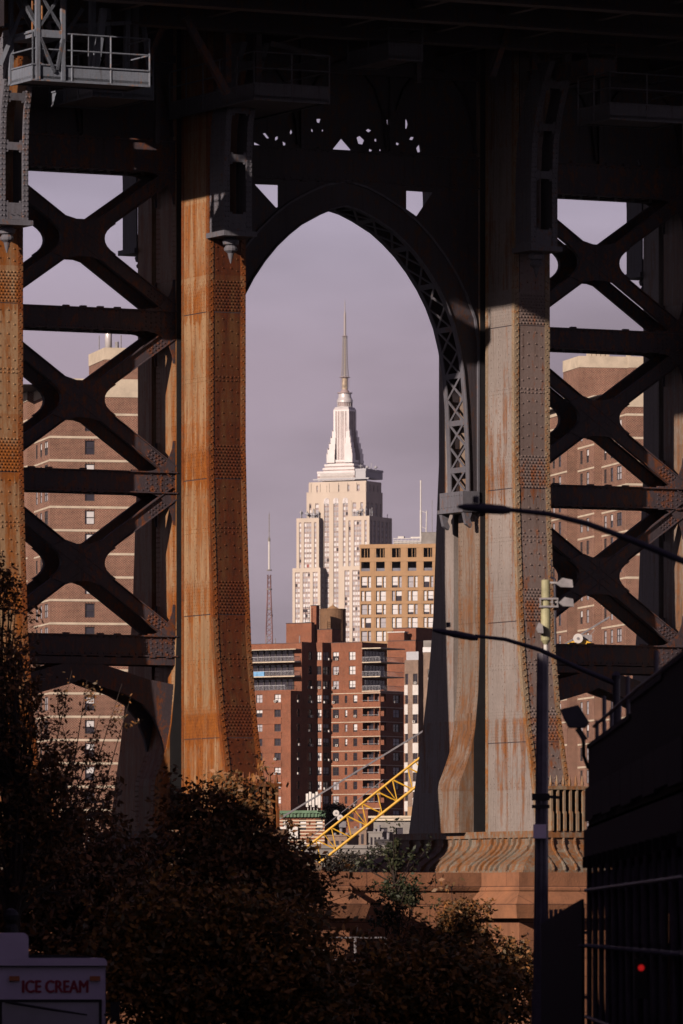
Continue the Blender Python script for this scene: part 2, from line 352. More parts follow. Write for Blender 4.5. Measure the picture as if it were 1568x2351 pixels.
# ================================================================== THE SETTING: ground and water
def ground():
    prof = [(-400, 12.0), (0, 10.3), (100, 9.2), (150, 8.4), (200, 7.6), (262, 6.6), (304, 5.0), (306, -3), (556, -3), (558, 3.0), (1000, 3.2), (3000, 5), (7000, 6), (16000, 6)]
    xs = [-9000, -2000, -300, -60, -12, 12, 60, 300, 2000, 9000]
    mb = MB(); n = len(xs)
    for y, z in prof:
        for x in xs: mb.v.append((x, y, z))
    for i in range(len(prof)-1):
        for j in range(n-1):
            mb.f.append((i*n+j, i*n+j+1, (i+1)*n+j+1, (i+1)*n+j)); mb.m.append(0)
    solo(G0, 'ground', (0, 0, 0), mb, plain('dark_earth', (0.055, 0.05, 0.048), 0.95, 0.3, 0.02), kind='structure')
    mb = MB(); mb.quad((-2500, 305, 0), (2500, 305, 0), (2500, 557, 0), (-2500, 557, 0))
    m, t, b = newmat('river_water'); b.inputs['Base Color'].default_value = (0.03, 0.04, 0.05, 1); b.inputs['Roughness'].default_value = 0.15
    bump(t, b, noise(t, 0.4, (1, 2, 1), 4).outputs[0], 0.4, 0.3)
    solo(G0, 'water', (0, 0, 0), mb, m, kind='structure')
    mb = MB()
    for a, b_ in ((0, 1), (1, 2), (2, 3), (3, 4)):
        (y0, z0), (y1, z1) = [(-100, 10.73), (0, 10.3), (100, 9.2), (150, 8.4), (200, 7.6)][a], [(-100, 10.73), (0, 10.3), (100, 9.2), (150, 8.4), (200, 7.6)][b_]
        mb.quad((-5.5, y0, z0+.006), (3.0, y0, z0+.006), (3.0, y1, z1+.006), (-5.5, y1, z1+.006))
    solo(G0, 'road', (0, 0, 0), mb, plain('asphalt', (0.05, 0.048, 0.052), 0.9), kind='structure')
    for x0, x1, nm in ((-15, -5.5, 'pavement'), (3.0, 6.2, 'pavement')):
        mb = MB()
        L = [(-100, 10.73), (0, 10.3), (100, 9.2), (150, 8.4), (200, 7.6)]
        for (y0, z0), (y1, z1) in zip(L, L[1:]):
            mb.add([(x0,y0,z0-.1),(x1,y0,z0-.1),(x1,y1,z1-.1),(x0,y1,z1-.1),(x0,y0,z0+.14),(x1,y0,z0+.14),(x1,y1,z1+.14),(x0,y1,z1+.14)],
                   [(4,5,6,7),(1,2,6,5),(3,0,4,7)])
        solo(G0, nm, (0, 0, 0), mb, 'concrete', kind='structure')
ground()

# ================================================================== THE BRIDGE TOWER
TF = Frame(0, 283, R(27))
COLT = [-14.80, -5.10, 8.66, 18.35]            # column centres
HW = 0.80
FR = [(15.7, -2.1), (17.8, -1.6), (20.1, -1.0), (23, -0.5), (26, -0.27), (28.3, -0.12), (31, 0), (60, 0)]
RR = [(15.7, 9.3), (17.5, 8.8), (19.4, 8.2), (22, 7.55), (24.7, 7.1), (28.8, 6.8), (31, 6.6), (60, 6.6)]
def lerp(tab, z): return float(np.interp(z, [a for a, _ in tab], [b for _, b in tab]))
fy = lambda z: lerp(FR, z)
ry = lambda z: lerp(RR, z)
ZL = [15.7, 16.8, 17.8, 18.9, 20.1, 21.5, 23, 24.7, 26, 27.2, 28.3, 29.6, 31, 36, 48]
PILP = [(15.7, 0.95), (17.5, 0.95), (17.8, 0.9), (18.3, 0.68), (19.0, 0.42), (20.0, 0.22), (21.5, 0.08), (23.5, 0), (60, 0)]
SPL = [36.9, 30.3, 24.9, 20.0]

tower = Thing(TF, 'bridge_tower', (0, 0, 0), 'huge riveted steel bridge tower with cross bracing and a pointed arch on brown stone', 'bridge tower')
def column(i, t0, mside, mfront, medge, detail):
    a, b = t0-HW, t0+HW
    mb = MB()   # materials: 0 side, 1 front, 2 edge angle, 3 dark
    # front box: side faces one material, front face another
    k = len(mb.v)
    for z in ZL: mb.v += [(a, fy(z), z), (b, fy(z), z), (b, 2.45, z), (a, 2.45, z)]
    for q in range(len(ZL)-1):
        for j, mi in ((0, 1), (1, 0), (2, 3), (3, 0)):
            mb.f.append((k+q*4+j, k+q*4+(j+1)%4, k+q*4+4+(j+1)%4, k+q*4+4+j)); mb.m.append(mi)
    mb.box(t0-0.25, t0+0.25, 2.44, 5.4, 15.7, 47.9, 3)             # web between the boxes
    rows = [(z, a+0.02, b-0.02, 5.3, ry(z)) for z in ZL]
    mb.loft(rows, 0)
    col = tower.part('column', mb, [mside, mfront, medge, 'dark_steel'])
    # edge angles, proud of the plates
    e = MB(); w = 0.2
    for z0, z1 in zip(ZL, ZL[1:]):
        for (fa, fb) in ((lambda z: fy(z)-0.022, lambda z: fy(z)+w), (lambda z: 2.45-w, lambda z: 2.455)):
            for sx in (a-0.022, b-0.002):
                e.add([(sx, fa(z0), z0), (sx+.024, fa(z0), z0), (sx+.024, fb(z0), z0), (sx, fb(z0), z0), (sx, fa(z1), z1), (sx+.024, fa(z1), z1), (sx+.024, fb(z1), z1), (sx, fb(z1), z1)],
                      [(0,1,5,4),(1,2,6,5),(2,3,7,6),(3,0,4,7)])
        for xa, xb in ((a-0.001, a+w), (b-w, b+0.001)):
            e.add([(xa, fy(z0)-.024, z0), (xb, fy(z0)-.024, z0), (xb, fy(z0)+.01, z0), (xa, fy(z0)+.01, z0), (xa, fy(z1)-.024, z1), (xb, fy(z1)-.024, z1), (xb, fy(z1)+.01, z1), (xa, fy(z1)+.01, z1)],
                  [(0,1,5,4),(1,2,6,5),(2,3,7,6),(3,0,4,7)])
    # rivets along the angles, in rows down the plates and dense on the splices
    if detail:
        z = 15.9
        while z < 46:
            for dd in (0.06, 0.14):
                e.rivet((a-0.022, fy(z)+dd, z+dd*.8), (-1, 0, 0), .034, 0, .022); e.rivet((a-0.022, 2.45-dd, z+dd*.8), (-1, 0, 0), .034, 0, .022)
                e.rivet((a+dd, fy(z)-0.024, z+.05+dd*.8), (0, -1, 0), .04); e.rivet((b-dd, fy(z)-0.024, z+.05+dd*.8), (0, -1, 0), .04)
            z += 0.25
    tower.part('corner_angle', e, medge, col)
    cuts = [15.8]+[q for zz in SPL[::-1] for q in (zz-.66, zz+.66)]+[47.5]
    for j in range(0, len(cuts), 2):
        z = cuts[j]; sm = MB()
        while z < cuts[j+1]-.01:
            z2 = min(z+.5, cuts[j+1])
            for xa, xb, dd in ((a+w, a+w+.04, .012), ):
                sm.add([(xa, fy(z)-dd, z), (xb, fy(z)-dd, z), (xb, fy(z2)-dd, z2), (xa, fy(z2)-dd, z2)], [(0, 1, 2, 3)])
            z = z2
        tower.part('open_seam', sm, 'black', col)
    if detail:
        rv = MB()
        def inband(z): return any(abs(z-s) < 0.66 for s in SPL)
        z = 15.9; q = 0
        while z < 46:
            y0 = fy(z)+0.24; y1 = 2.21
            if inband(z):
                n = int((y1-y0)/0.17)
                for j in range(n): rv.rivet((a, y0+(j+0.5*(q%2)+.3)*(y1-y0)/n, z), (-1, 0, 0), 0.04, 0, 0.028)
                for j in range(8): rv.rivet((a+0.27+(j+0.5*(q%2))*0.15, fy(z)-0.012, z), (0, -1, 0), 0.045, 1, 0.04)
                z += 0.125; q += 1; continue
            for fr_ in (0.12, 0.5, 0.56, 0.88):
                if q % 2 == (0 if fr_ in (0.12, 0.5) else 1): rv.rivet((a, y0+(y1-y0)*fr_, z), (-1, 0, 0), 0.036, 0, 0.026)
            if q % 3 == 0:
                for dx in (0.36, 0.62, 0.98, 1.24): rv.rivet((a+dx, fy(z), z+(0.1 if dx in (0.62, 0.98) else 0)), (0, -1, 0), 0.042, 1, 0.034)
            z += 0.155; q += 1
        # horizontal double seams midway
        for zs in (33.6, 27.6, 22.4, 17.6):
            for dz in (-0.08, 0.08):
                for j in range(11): rv.rivet((a, fy(zs)+0.26+j*(1.95-fy(zs))/10.5, zs+dz), (-1, 0, 0), 0.036, 0, 0.026)
                for j in range(7): rv.rivet((a+0.28+j*0.175, fy(zs), zs+dz), (0, -1, 0), 0.042, 1, 0.034)
        tower.part('rivet_rows', rv, [mside, mfront], col)
    # splice plates: proud sheets with their own edge
    for zs in SPL:
        s = MB()
        for z0, z1 in ((zs-0.65, zs), (zs, zs+0.65)):
            s.add([(a-.012, fy(z0)+.21, z0), (a-.012, 2.24, z0), (a-.012, 2.24, z1), (a-.012, fy(z1)+.21, z1), (a+.01, fy(z0)+.21, z0), (a+.01, 2.24, z0), (a+.01, 2.24, z1), (a+.01, fy(z1)+.21, z1)],
                  [(0,1,2,3)[::-1], (0,1,5,4), (2,3,7,6), (0,3,7,4)], 0)
            s.add([(a+.21, fy(z0)-.012, z0), (b-.21, fy(z0)-.012, z0), (b-.21, fy(z1)-.012, z1), (a+.21, fy(z1)-.012, z1), (a+.21, fy(z0)+.01, z0), (b-.21, fy(z0)+.01, z0), (b-.21, fy(z1)+.01, z1), (a+.21, fy(z1)+.01, z1)],
                  [(0,1,2,3), (0,1,5,4), (2,3,7,6)], 1)
        # dark seam lines: thin rebates shown as narrow strips
        for zz in (zs-0.665, ):
            s.box(a-.004, a+.01, fy(zz)+.21, 2.24, zz-.02, zz+.012, 2); s.box(a+.21, b-.21, fy(zz)-.004, fy(zz)+.02, zz-.02, zz+.012, 2)
        tower.part('splice_plate', s, [mside, mfront, 'dark_steel'], col)
    # pilaster carrying the bracing, flaring out at the foot on both sides
    p = MB(); Z2 = [15.7, 17.5, 17.8, 18.1, 18.5, 19.0, 19.5, 20, 20.7, 21.5, 23.5, 48]
    k = len(p.v)
    for z in Z2:
        o = lerp(PILP, z); p.v += [(a+.03-o, 3.05, z), (b-.03+o, 3.05, z), (b-.03+o, 4.9, z), (a+.03-o, 4.9, z)]
    for q in range(len(Z2)-1):
        for j in range(4):
            p.f.append((k+q*4+j, k+q*4+(j+1)%4, k+q*4+4+(j+1)%4, k+q*4+4+j)); p.m.append(0)
    if detail:
        z = 15.9
        while z < 45:
            o = lerp(PILP, z)
            for yy in (3.13, 3.32, 4.62, 4.82): p.rivet((a+.03-o, yy, z), (-1, 0, 0), 0.036, 0, 0.026)
            z += 0.2
    for zs in SPL[2:]:
        p.box(a+.015-lerp(PILP, zs), a+.05, 3.4, 4.55, zs-.6, zs+.6, 0)
    tower.part('pilaster', p, 'pil_grey' if mside == 'col_grey' else mside, col)
    g = MB()  # black strip on the pilaster front, painting in the shade of the gap
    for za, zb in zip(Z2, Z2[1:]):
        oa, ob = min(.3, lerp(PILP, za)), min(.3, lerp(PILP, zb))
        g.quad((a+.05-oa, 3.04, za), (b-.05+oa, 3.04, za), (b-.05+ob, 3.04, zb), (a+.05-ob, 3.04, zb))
    tower.part('painted_gap_shade', g, 'black', col)
    # bell shaped ribbed base
    s = MB(); PR = [(15.45, 0.0), (15.2, 0.02), (14.98, 0.14), (14.75, 0.42), (14.52, 0.78), (14.36, 0.98), (14.25, 1.05), (14.12, 1.08)]
    x0, x1, y0, y1 = a-.5, b+.5, -2.6, 9.75
    s.box(x0-.1, x1+.1, y0-.1, y1+.1, 15.45, 15.72)
    s.loft([(z, x0-o, x1+o, y0-o, y1+o) for z, o in PR[::-1]])
    s.box(x0-1.14, x1+1.14, y0-1.14, y1+1.14, 14.04, 14.13)
    base = tower.part('base_skirt', s, 'skirt', col)
    def rib(px, py, nx, ny, rr=0.12):
        rb = MB()
        pts = [(z, o) for z, o in PR]
        w = 0.035
        tx, ty = -ny*w, nx*w
        for (z0, o0), (z1, o1) in zip(pts, pts[1:]):
            A = [(px+nx*(o0-.05)-tx, py+ny*(o0-.05)-ty, z0), (px+nx*(o0+rr)-tx, py+ny*(o0+rr)-ty, z0), (px+nx*(o0+rr)+tx, py+ny*(o0+rr)+ty, z0), (px+nx*(o0-.05)+tx, py+ny*(o0-.05)+ty, z0)]
            B = [(px+nx*(o1-.05)-tx, py+ny*(o1-.05)-ty, z1), (px+nx*(o1+rr)-tx, py+ny*(o1+rr)-ty, z1), (px+nx*(o1+rr)+tx, py+ny*(o1+rr)+ty, z1), (px+nx*(o1-.05)+tx, py+ny*(o1-.05)+ty, z1)]
            rb.add(A+B, [(0,1,5,4), (1,2,6,5), (2,3,7,6)])
            if detail: rb.rivet((px+nx*(o0+rr), py+ny*(o0+rr), z0-.06), (nx, ny, 0.3), 0.04); rb.rivet((px+nx*(o1+rr)*.5+nx*(o0+rr)*.5, py+ny*((o0+o1)/2+rr), (z0+z1)/2), (nx, ny, 0.3), 0.04)
        tower.part('base_rib', rb, 'skirt', base)
    for y in (-2.4, -1.5, -1.05, -0.6, -0.1, 0.35, 0.85, 1.9, 2.75, 3.6, 4.2, 5.0, 6.0, 7.0, 8.0, 9.2): rib(x0, y, -1, 0)
    for j in range(5): rib(x0+0.25+j*0.52, y0, 0, -1)
    # comb of upright stiffeners on the foot of the front face
    c = MB()
    c.box(a+.1, b+.28, -2.75, -1.5, 17.38, 17.52); tower.part('foot_shelf', c, medge, col)
    for j in range(6):
        x = a+0.2+j*0.29
        c = MB()
        c.box(x, x+.085, -2.72, -1.9, 15.72, 17.4)
        c.lathe((x+.04, -2.6), [(0.045, 17.5), (0.07, 17.6), (0.05, 17.75), (0.02, 17.95)], 6)
        c.box(x-.01, x+.1, -2.78, -2.6, 15.72, 16.5)
        tower.part('foot_stiffener', c, medge, col)
    return col
column(0, COLT[0], 'col_tan', 'col_tan', 'edge_rust', True)
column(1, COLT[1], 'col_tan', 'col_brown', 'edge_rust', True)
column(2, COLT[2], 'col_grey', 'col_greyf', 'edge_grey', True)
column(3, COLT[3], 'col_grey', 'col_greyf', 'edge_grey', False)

STR = [(42.0, 43.3), (35.64, 36.5), (29.18, 30.05), (22.65, 23.5)]
def strut(t0, t1, z0, z1, mat='brace'):
    mb = MB()
    for y0, y1 in ((3.12, 3.18), (4.75, 4.81)): mb.box(t0, t1, y0, y1, z0+.03, z1-.03)
    for zz in (z0, z1-.05):
        mb.box(t0, t1, 3.0, 3.42, zz, zz+.05); mb.box(t0, t1, 4.5, 4.93, zz, zz+.05)
    n = int((t1-t0)/0.75)
    for i in range(n):                         # lacing bars between the two webs, top and bottom
        x = t0+(i+.5)*(t1-t0)/n
        for zz in (z0+.02, z1-.02):
            mb.bar((x-.35, 3.3, zz), (x+.35, 4.6, zz+.013*(i%2)), 0.12, 0.05); mb.bar((x+.35, 3.3, zz-.02), (x-.35, 4.6, zz-.02), 0.12, 0.03)
        for zz in (z0-.025, z1+.02):
            if random.random() < .55: mb.box(x-.14, x+.1, 3.0, 3.2, zz-.02, zz+.035)
    for j in range(6):
        for q in range(4):
            mb.rivet((t1-0.25-j*0.22, 3.12, z0+.16+q*(z1-z0-.3)/3+.04*(j%2)), (0, -1, 0), 0.045)
            mb.rivet((t0+0.25+j*0.22, 3.12, z0+.16+q*(z1-z0-.3)/3+.04*(j%2)), (0, -1, 0), 0.045)
    x = t0
    while x < t1: 
        mb.rivet((x, 3.12, z0+.1), (0, -1, 0), 0.035); mb.rivet((x, 3.12, z1-.1), (0, -1, 0), 0.035); x += 0.28
    return tower.part('strut', mb, mat)
BAYS = [(COLT[0]+HW, COLT[1]-HW), (COLT[1]+HW, COLT[2]-HW), (COLT[2]+HW, COLT[3]-HW)]
for bi in (0, 2):
    for z0, z1 in STR: strut(BAYS[bi][0]-.05, BAYS[bi][1]+.1, z0, z1)
strut(BAYS[1][0]-.05, BAYS[1][1]+.05, *STR[0], 'dark_steel')
def xbrace(t0, t1, z0, z1):
    for yp, first in ((3.06, True), (4.7, False)):
        mb = MB(); tc_, zc_ = (t0+t1)/2, (z0+z1)/2; hw_, hh = (t1-t0)/2+.02, (z1-z0)/2+.05
        for si, sg in enumerate((1, -1)):
            p = Vector((tc_-hw_, 0, zc_-sg*hh)); q = Vector((tc_+hw_, 0, zc_+sg*hh)); d = (q-p).normalized(); n = Vector((-d.z, 0, d.x))
            o = Vector((0, yp+.10+.006*si, 0))
            mb.bar(p+o, q+o, 0.50, 0.04, (0, 1, 0))
            for s2 in (1, -1):
                oo = Vector((0, yp+.09+.004*si, 0))+n*(0.25*s2)
                mb.bar(p+oo, q+oo, 0.035, 0.22+.006*si, (0, 1, 0))
            if first:
                L = (q-p).length
                for k in range(6):
                    for r_ in (-0.14, 0, 0.14):
                        for e_ in (1, -1):
                            c = (q if e_ > 0 else p)-d*e_*(0.5+k*0.17+.06*(r_ == 0))+n*r_
                            mb.rivet((c.x, yp+.075, c.z), (0, -1, 0), 0.045)
        tower.part('diagonal_brace', mb, 'brace')
        # hub plate with hollowed sides
        g = MB(); pl = []
        tl = hh/hw_
        N = 8
        for sx in (-1, 1):
            seg = []
            for k in range(N+1):
                yy = -0.62+1.24*k/N
                seg.append((sx*(0.92+0.50*(abs(yy)/.62)**2.2), yy))
            if sx == 1: pl += seg
            else: pl = pl
        left = [(-x, -y) for x, y in pl]
        poly = [(x, y) for x, y in pl] + [(0.75, 0.86*tl/.69), (0.3, 0.74), (-0.3, 0.74), (-0.75, 0.86*tl/.69)] + left + [(-0.75, -0.86*tl/.69), (-0.3, -0.74), (0.3, -0.74), (0.75, -0.86*tl/.69)]
        k0 = len(g.v)
        pts = [(tc_+x, zc_+z) for x, z in poly]; n_ = len(pts)
        for yy in (yp, yp+.045):
            g.v.append((tc_, yy, zc_)); g.v += [(x, yy, z) for x, z in pts]
        for j in range(n_):
            g.f.append((k0, k0+1+j, k0+1+(j+1)%n_)); g.m.append(0)
            b0 = k0+n_+1
            g.f.append((b0, b0+1+(j+1)%n_, b0+1+j)); g.m.append(0)
            g.f.append((k0+1+j, b0+1+j, b0+1+(j+1)%n_, k0+1+(j+1)%n_)); g.m.append(0)
        # rim flange following the hollow sides
        for (x0_, y0_), (x1_, y1_) in zip(pl, pl[1:]):
            for sgn in (1, -1): g.bar((tc_+sgn*x0_, yp+.11, zc_+y0_), (tc_+sgn*x1_, yp+.11, zc_+y1_), 0.04, 0.22, (0, 1, 0))
        for ang in (0.61, -0.61, 1.5708):
            for sg in (1, -1): g.bar((tc_+sg*.1*math.cos(ang), yp-.008, zc_+sg*.1*math.sin(ang)), (tc_+sg*.6*math.cos(ang), yp-.008, zc_+sg*.6*math.sin(ang)), .02, .012, (0, 1, 0))
        tower.part('gusset_plate', g, 'brace')
        # corner gussets at the columns
        for sx in (-1, 1):
            for sz in (-1, 1):
                g = MB(); w, h = 1.0, 1.25; poly = [(0, 0), (w+.25, 0)]
                for k in range(7):
                    an = math.pi/2*k/6; poly.append(((w+.25)*(1-math.sin(an)*.93), h*(1-math.cos(an))*1.0))
                poly.append((0, h))
                cx, cz = (tc_-sx*(hw_-.02)), (zc_-sz*(hh-.05))
                pp = [(cx+sx*x, cz+sz*z) for x, z in poly]
                if sx*sz < 0: pp = pp[::-1]
                g.prism(pp, yp+.02, yp+.06)
                tower.part('gusset_plate', g, 'brace')
for bi in (0, 2):
    t0, t1 = BAYS[bi]
    for (a0, a1), (b0, b1) in zip(STR[1:], STR): xbrace(t0, t1, a1, b0)
    # knee arch under the lowest strut
    for yp in (3.06, 4.66):
        mb = MB(); w = t1-t0; c = (t0+t1)/2
        up = [(t0, 21.55), (t0+1.2, 21.75), (t0+2.4, 22.1), (c-.7, 22.36), (c+.7, 22.36), (t1-2.4, 22.1), (t1-1.2, 21.75), (t1, 21.55)]
        lo = [(t0, 16.9), (t0+.28, 18.2), (t0+.55, 19.4), (t0+.9, 20.2), (t0+1.4, 20.75), (t0+2.2, 21.15), (c-.6, 21.5), (c, 21.72), (c+.6, 21.5), (t1-2.2, 21.15), (t1-1.4, 20.75), (t1-.9, 20.2), (t1-.55, 19.4), (t1-.28, 18.2), (t1, 16.9)]
        mb.prism([p for p in lo]+up[::-1], yp+.05, yp+.25)
        mb.box(t0, t1, yp, yp+.3, 22.32, 22.6)
        tower.part('knee_arch', mb, 'brace')

# ---- curve based plates with holes
def holed(name, outer, holes, y0, y1, mat, parent=None):
    cu = bpy.data.curves.new(name, 'CURVE'); cu.dimensions = '2D'; cu.fill_mode = 'BOTH'; cu.extrude = abs(y1-y0)/2
    for pts in [outer]+holes:
        sp = cu.splines.new('POLY'); sp.points.add(len(pts)-1); sp.use_cyclic_u = True
        for i, (x, z) in enumerate(pts): sp.points[i].co = (x, z, 0, 1)
    ob = bpy.data.objects.new(name+'_tmp', cu); COL.objects.link(ob)
    me = bpy.data.meshes.new_from_object(ob); me.name = name
    bpy.data.objects.remove(ob); bpy.data.curves.remove(cu)
    # (x, z, w) -> (x, y, z)
    ym = (y0+y1)/2
    for v in me.vertices: v.co = (v.co.x, ym-v.co.z, v.co.y)
    me.materials.clear(); me.materials.append(M[mat]); me.update()
    o = bpy.data.objects.new(name, me); COL.objects.link(o); o.parent = parent or tower.o
    return o
AC = (BAYS[1][0]+BAYS[1][1])/2
IN = [(0, 41.05), (0.6, 40.9), (1.2, 40.65), (2.05, 40.2), (2.6, 39.78), (3.15, 39.28), (3.7, 38.65), (4.2, 37.95), (4.6, 37.25), (4.96, 36.4), (5.2, 35.5), (5.38, 34.5), (5.5, 33.2), (5.58, 31.8), (5.62, 30.6), (5.64, 29.6)]
spring = [(AC-d, z) for d, z in IN[::-1]]+[(AC+d, z) for d, z in IN[1:]]
inv = lambda u, v, y: TF.inv(u, v, y)
y_ = 3.15
holes = [[inv(u, v, y_) for u, v in ((584, 423), (638, 425), (638, 480), (634, 478))],
         [inv(u, v, y_) for u, v in ((932, 438), (993, 442), (956, 497), (932, 480))]]
arch_outer = [(BAYS[1][0], 29.6), (BAYS[1][0], 42.0), (BAYS[1][1], 42.0), (BAYS[1][1], 29.6)]+spring[::-1]
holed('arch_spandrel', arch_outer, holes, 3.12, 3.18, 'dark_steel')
# rear rib plate
def offs(th):
    out = []
    for i, (x, z) in enumerate(spring):
        p, q = spring[max(i-1, 0)], spring[min(i+1, len(spring)-1)]
        dx, dz = q[0]-p[0], q[1]-p[1]; L = math.hypot(dx, dz)
        out.append((max(BAYS[1][0]+.02, min(BAYS[1][1]-.02, x-dz/L*th)), z+dx/L*th))
    return out
for yy0, yy1, th in ((4.76, 4.82, 0.85),):
    mb = MB(); o = offs(th)
    for i in range(len(spring)-1):
        (x0, z0), (x1, z1), (X0, Z0), (X1, Z1) = spring[i], spring[i+1], o[i], o[i+1]
        mb.add([(x0,yy0,z0),(x1,yy0,z1),(X1,yy0,Z1),(X0,yy0,Z0),(x0,yy1,z0),(x1,yy1,z1),(X1,yy1,Z1),(X0,yy1,Z0)], [(0,1,2,3),(7,6,5,4),(0,4,5,1),(3,2,6,7)])
    tower.part('arch_rear_rib', mb, 'dark_steel')
# arch rim flanges and the lattice of the soffit
mb = MB(); mbr = MB(); mbo = MB(); lat = MB()
o9 = offs(1.0); o11 = offs(0.0)
for i in range(len(spring)-1):
    (x0, z0), (x1, z1) = spring[i], spring[i+1]
    mb.bar((x0, 3.17, z0), (x1, 3.17, z1), 0.30, 0.05, (-(z1-z0), 0, x1-x0)); mbr.bar((x0, 4.77, z0), (x1, 4.77, z1), 0.30, 0.05, (-(z1-z0), 0, x1-x0))
    mbo.bar((o9[i][0], 3.08, o9[i][1]), (o9[i+1][0], 3.08, o9[i+1][1]), 0.12, 0.08, (-(z1-z0), 0, x1-x0))
tower.part('arch_flange', mb, 'rocker'); tower.part('arch_flange', mbr, 'rocker'); tower.part('arch_rim', mbo, 'rocker')
# even steps along the curve for the lacing
P = [Vector((x, 0, z)) for x, z in spring]; cum = [0]
for p, q in zip(P, P[1:]): cum.append(cum[-1]+(q-p).length)
def at(s):
    s = max(0, min(cum[-1], s))
    return Vector((float(np.interp(s, cum, [p.x for p in P])), 0, float(np.interp(s, cum, [p.z for p in P]))))
N = int(cum[-1]/0.95)
for i in range(N):
    s0, s1 = cum[-1]*i/N, cum[-1]*(i+1)/N
    A, B = at(s0), at(s1); nn = (-(B.z-A.z), 0, B.x-A.x)
    lat.bar((A.x, 3.3, A.z), (B.x, 4.65, B.z), 0.10, 0.05, nn); lat.bar((A.x, 4.65, A.z), (B.x, 3.3, B.z), 0.10, 0.04, nn)
    if i % 2 == 0: lat.bar((A.x, 3.3, A.z), (A.x, 4.65, A.z), 0.22, 0.06, nn)
tower.part('arch_lattice', lat, 'rocker')
for s in (1, -1):
    x = AC+s*6.07
    c = MB(); xa, xb = (x-.78, x-.02) if s > 0 else (x+.02, x+.78)
    c.box(xa, xb, 2.95, 5.0, 28.95, 29.65); c.box(xa-.06, xb+.0, 2.85, 5.1, 28.8, 28.95)
    for yy in (2.9, 4.85):
        c.prism([(xa, 28.8), (xa+.12, 28.3), (xa+.35, 28.15), (xa+.4, 28.3), (xa+.3, 28.5), (xa+.4, 28.8)] if s > 0 else [(xb, 28.8), (xb-.4, 28.8), (xb-.3, 28.5), (xb-.4, 28.3), (xb-.35, 28.15), (xb-.12, 28.3)], yy, yy+.2)
    for j in range(9):
        for zz in (29.05, 29.5): c.rivet(((xa if s > 0 else xb), 3.05+j*.22, zz), (-s, 0, 0), 0.04)
    tower.part('arch_capital', c, 'rocker')
# frieze above the top strut: plates pierced by a few openings, ribs on their face
def frieze(t0, t1, hs, nn=None):
    hh = [[inv(u, v, 3.3) for u, v in h] for h in hs]
    f = holed('portal_frieze', [(t0, 43.3), (t0, 47.95), (t1, 47.95), (t1, 43.3)], hh, 3.27, 3.33, 'dark_steel')
    mb = MB(); n = nn or max(2, int((t1-t0)/3)); w = (t1-t0)/n
    for i in range(n):
        c = t0+(i+.5)*w
        for sg in (1, -1):
            pr = None
            for k in range(9):
                an = math.pi*k/8; q = (c+sg*(w/2-.1)*math.cos(an), 3.18, 43.45+3.9*abs(math.sin(an))*.9)
                if pr: mb.bar(pr, q, 0.12, 0.18, (0, 1, 0))
                pr = q
        mb.box(t0+i*w-.02, t0+i*w+.22, 3.05, 3.25, 43.3, 47.9)
    mb.box(t0, t1, 3.0, 3.26, 46.4, 46.7)
    tower.part('frieze_rib', mb, 'dark_steel', f)
_rh = random.Random(5)
def sliver(u, v):
    a = _rh.uniform(0, 6.28); w, h = _rh.uniform(2, 4.5), _rh.uniform(3, 8)
    return [(u+w*math.cos(q)*math.cos(a)-h*math.sin(q)*math.sin(a), v+w*math.cos(q)*math.sin(a)+h*math.sin(q)*math.cos(a)) for q in (0, 1.4, 2.9, 4.3)]
frieze(BAYS[1][0], BAYS[1][1], [sliver(u, v) for u, v in ((634, 318), (652, 330), (668, 303), (680, 322), (716, 300), (740, 300), (846, 300), (862, 322), (872, 345), (905, 300), (912, 330), (900, 345), (945, 318), (850, 345), (640, 345), (700, 340))]+[[(756, 352), (783, 318), (812, 352)], [(582, 348), (583, 326), (596, 333), (604, 345), (612, 349)], [(603, 307), (609, 305), (618, 317), (612, 318)],
      [(930, 273), (934, 276), (936, 285), (934, 294), (930, 297)], [(886, 275), (890, 275), (890, 287), (886, 290)], [(880, 300), (888, 302), (888, 312), (882, 318)], [(818, 316), (826, 312), (836, 322), (832, 332), (822, 330)], [(726, 273), (736, 273), (733, 283), (727, 281)], [(694, 288), (702, 290), (703, 297), (697, 296)], [(955, 340), (963, 330), (968, 348), (958, 350)]], 3)
frieze(BAYS[0][0]-9.7, BAYS[0][0]-1.7, []); frieze(*BAYS[0], []); frieze(*BAYS[2], [[(1462, 368), (1467, 366), (1474, 382), (1475, 394), (1469, 390)]])

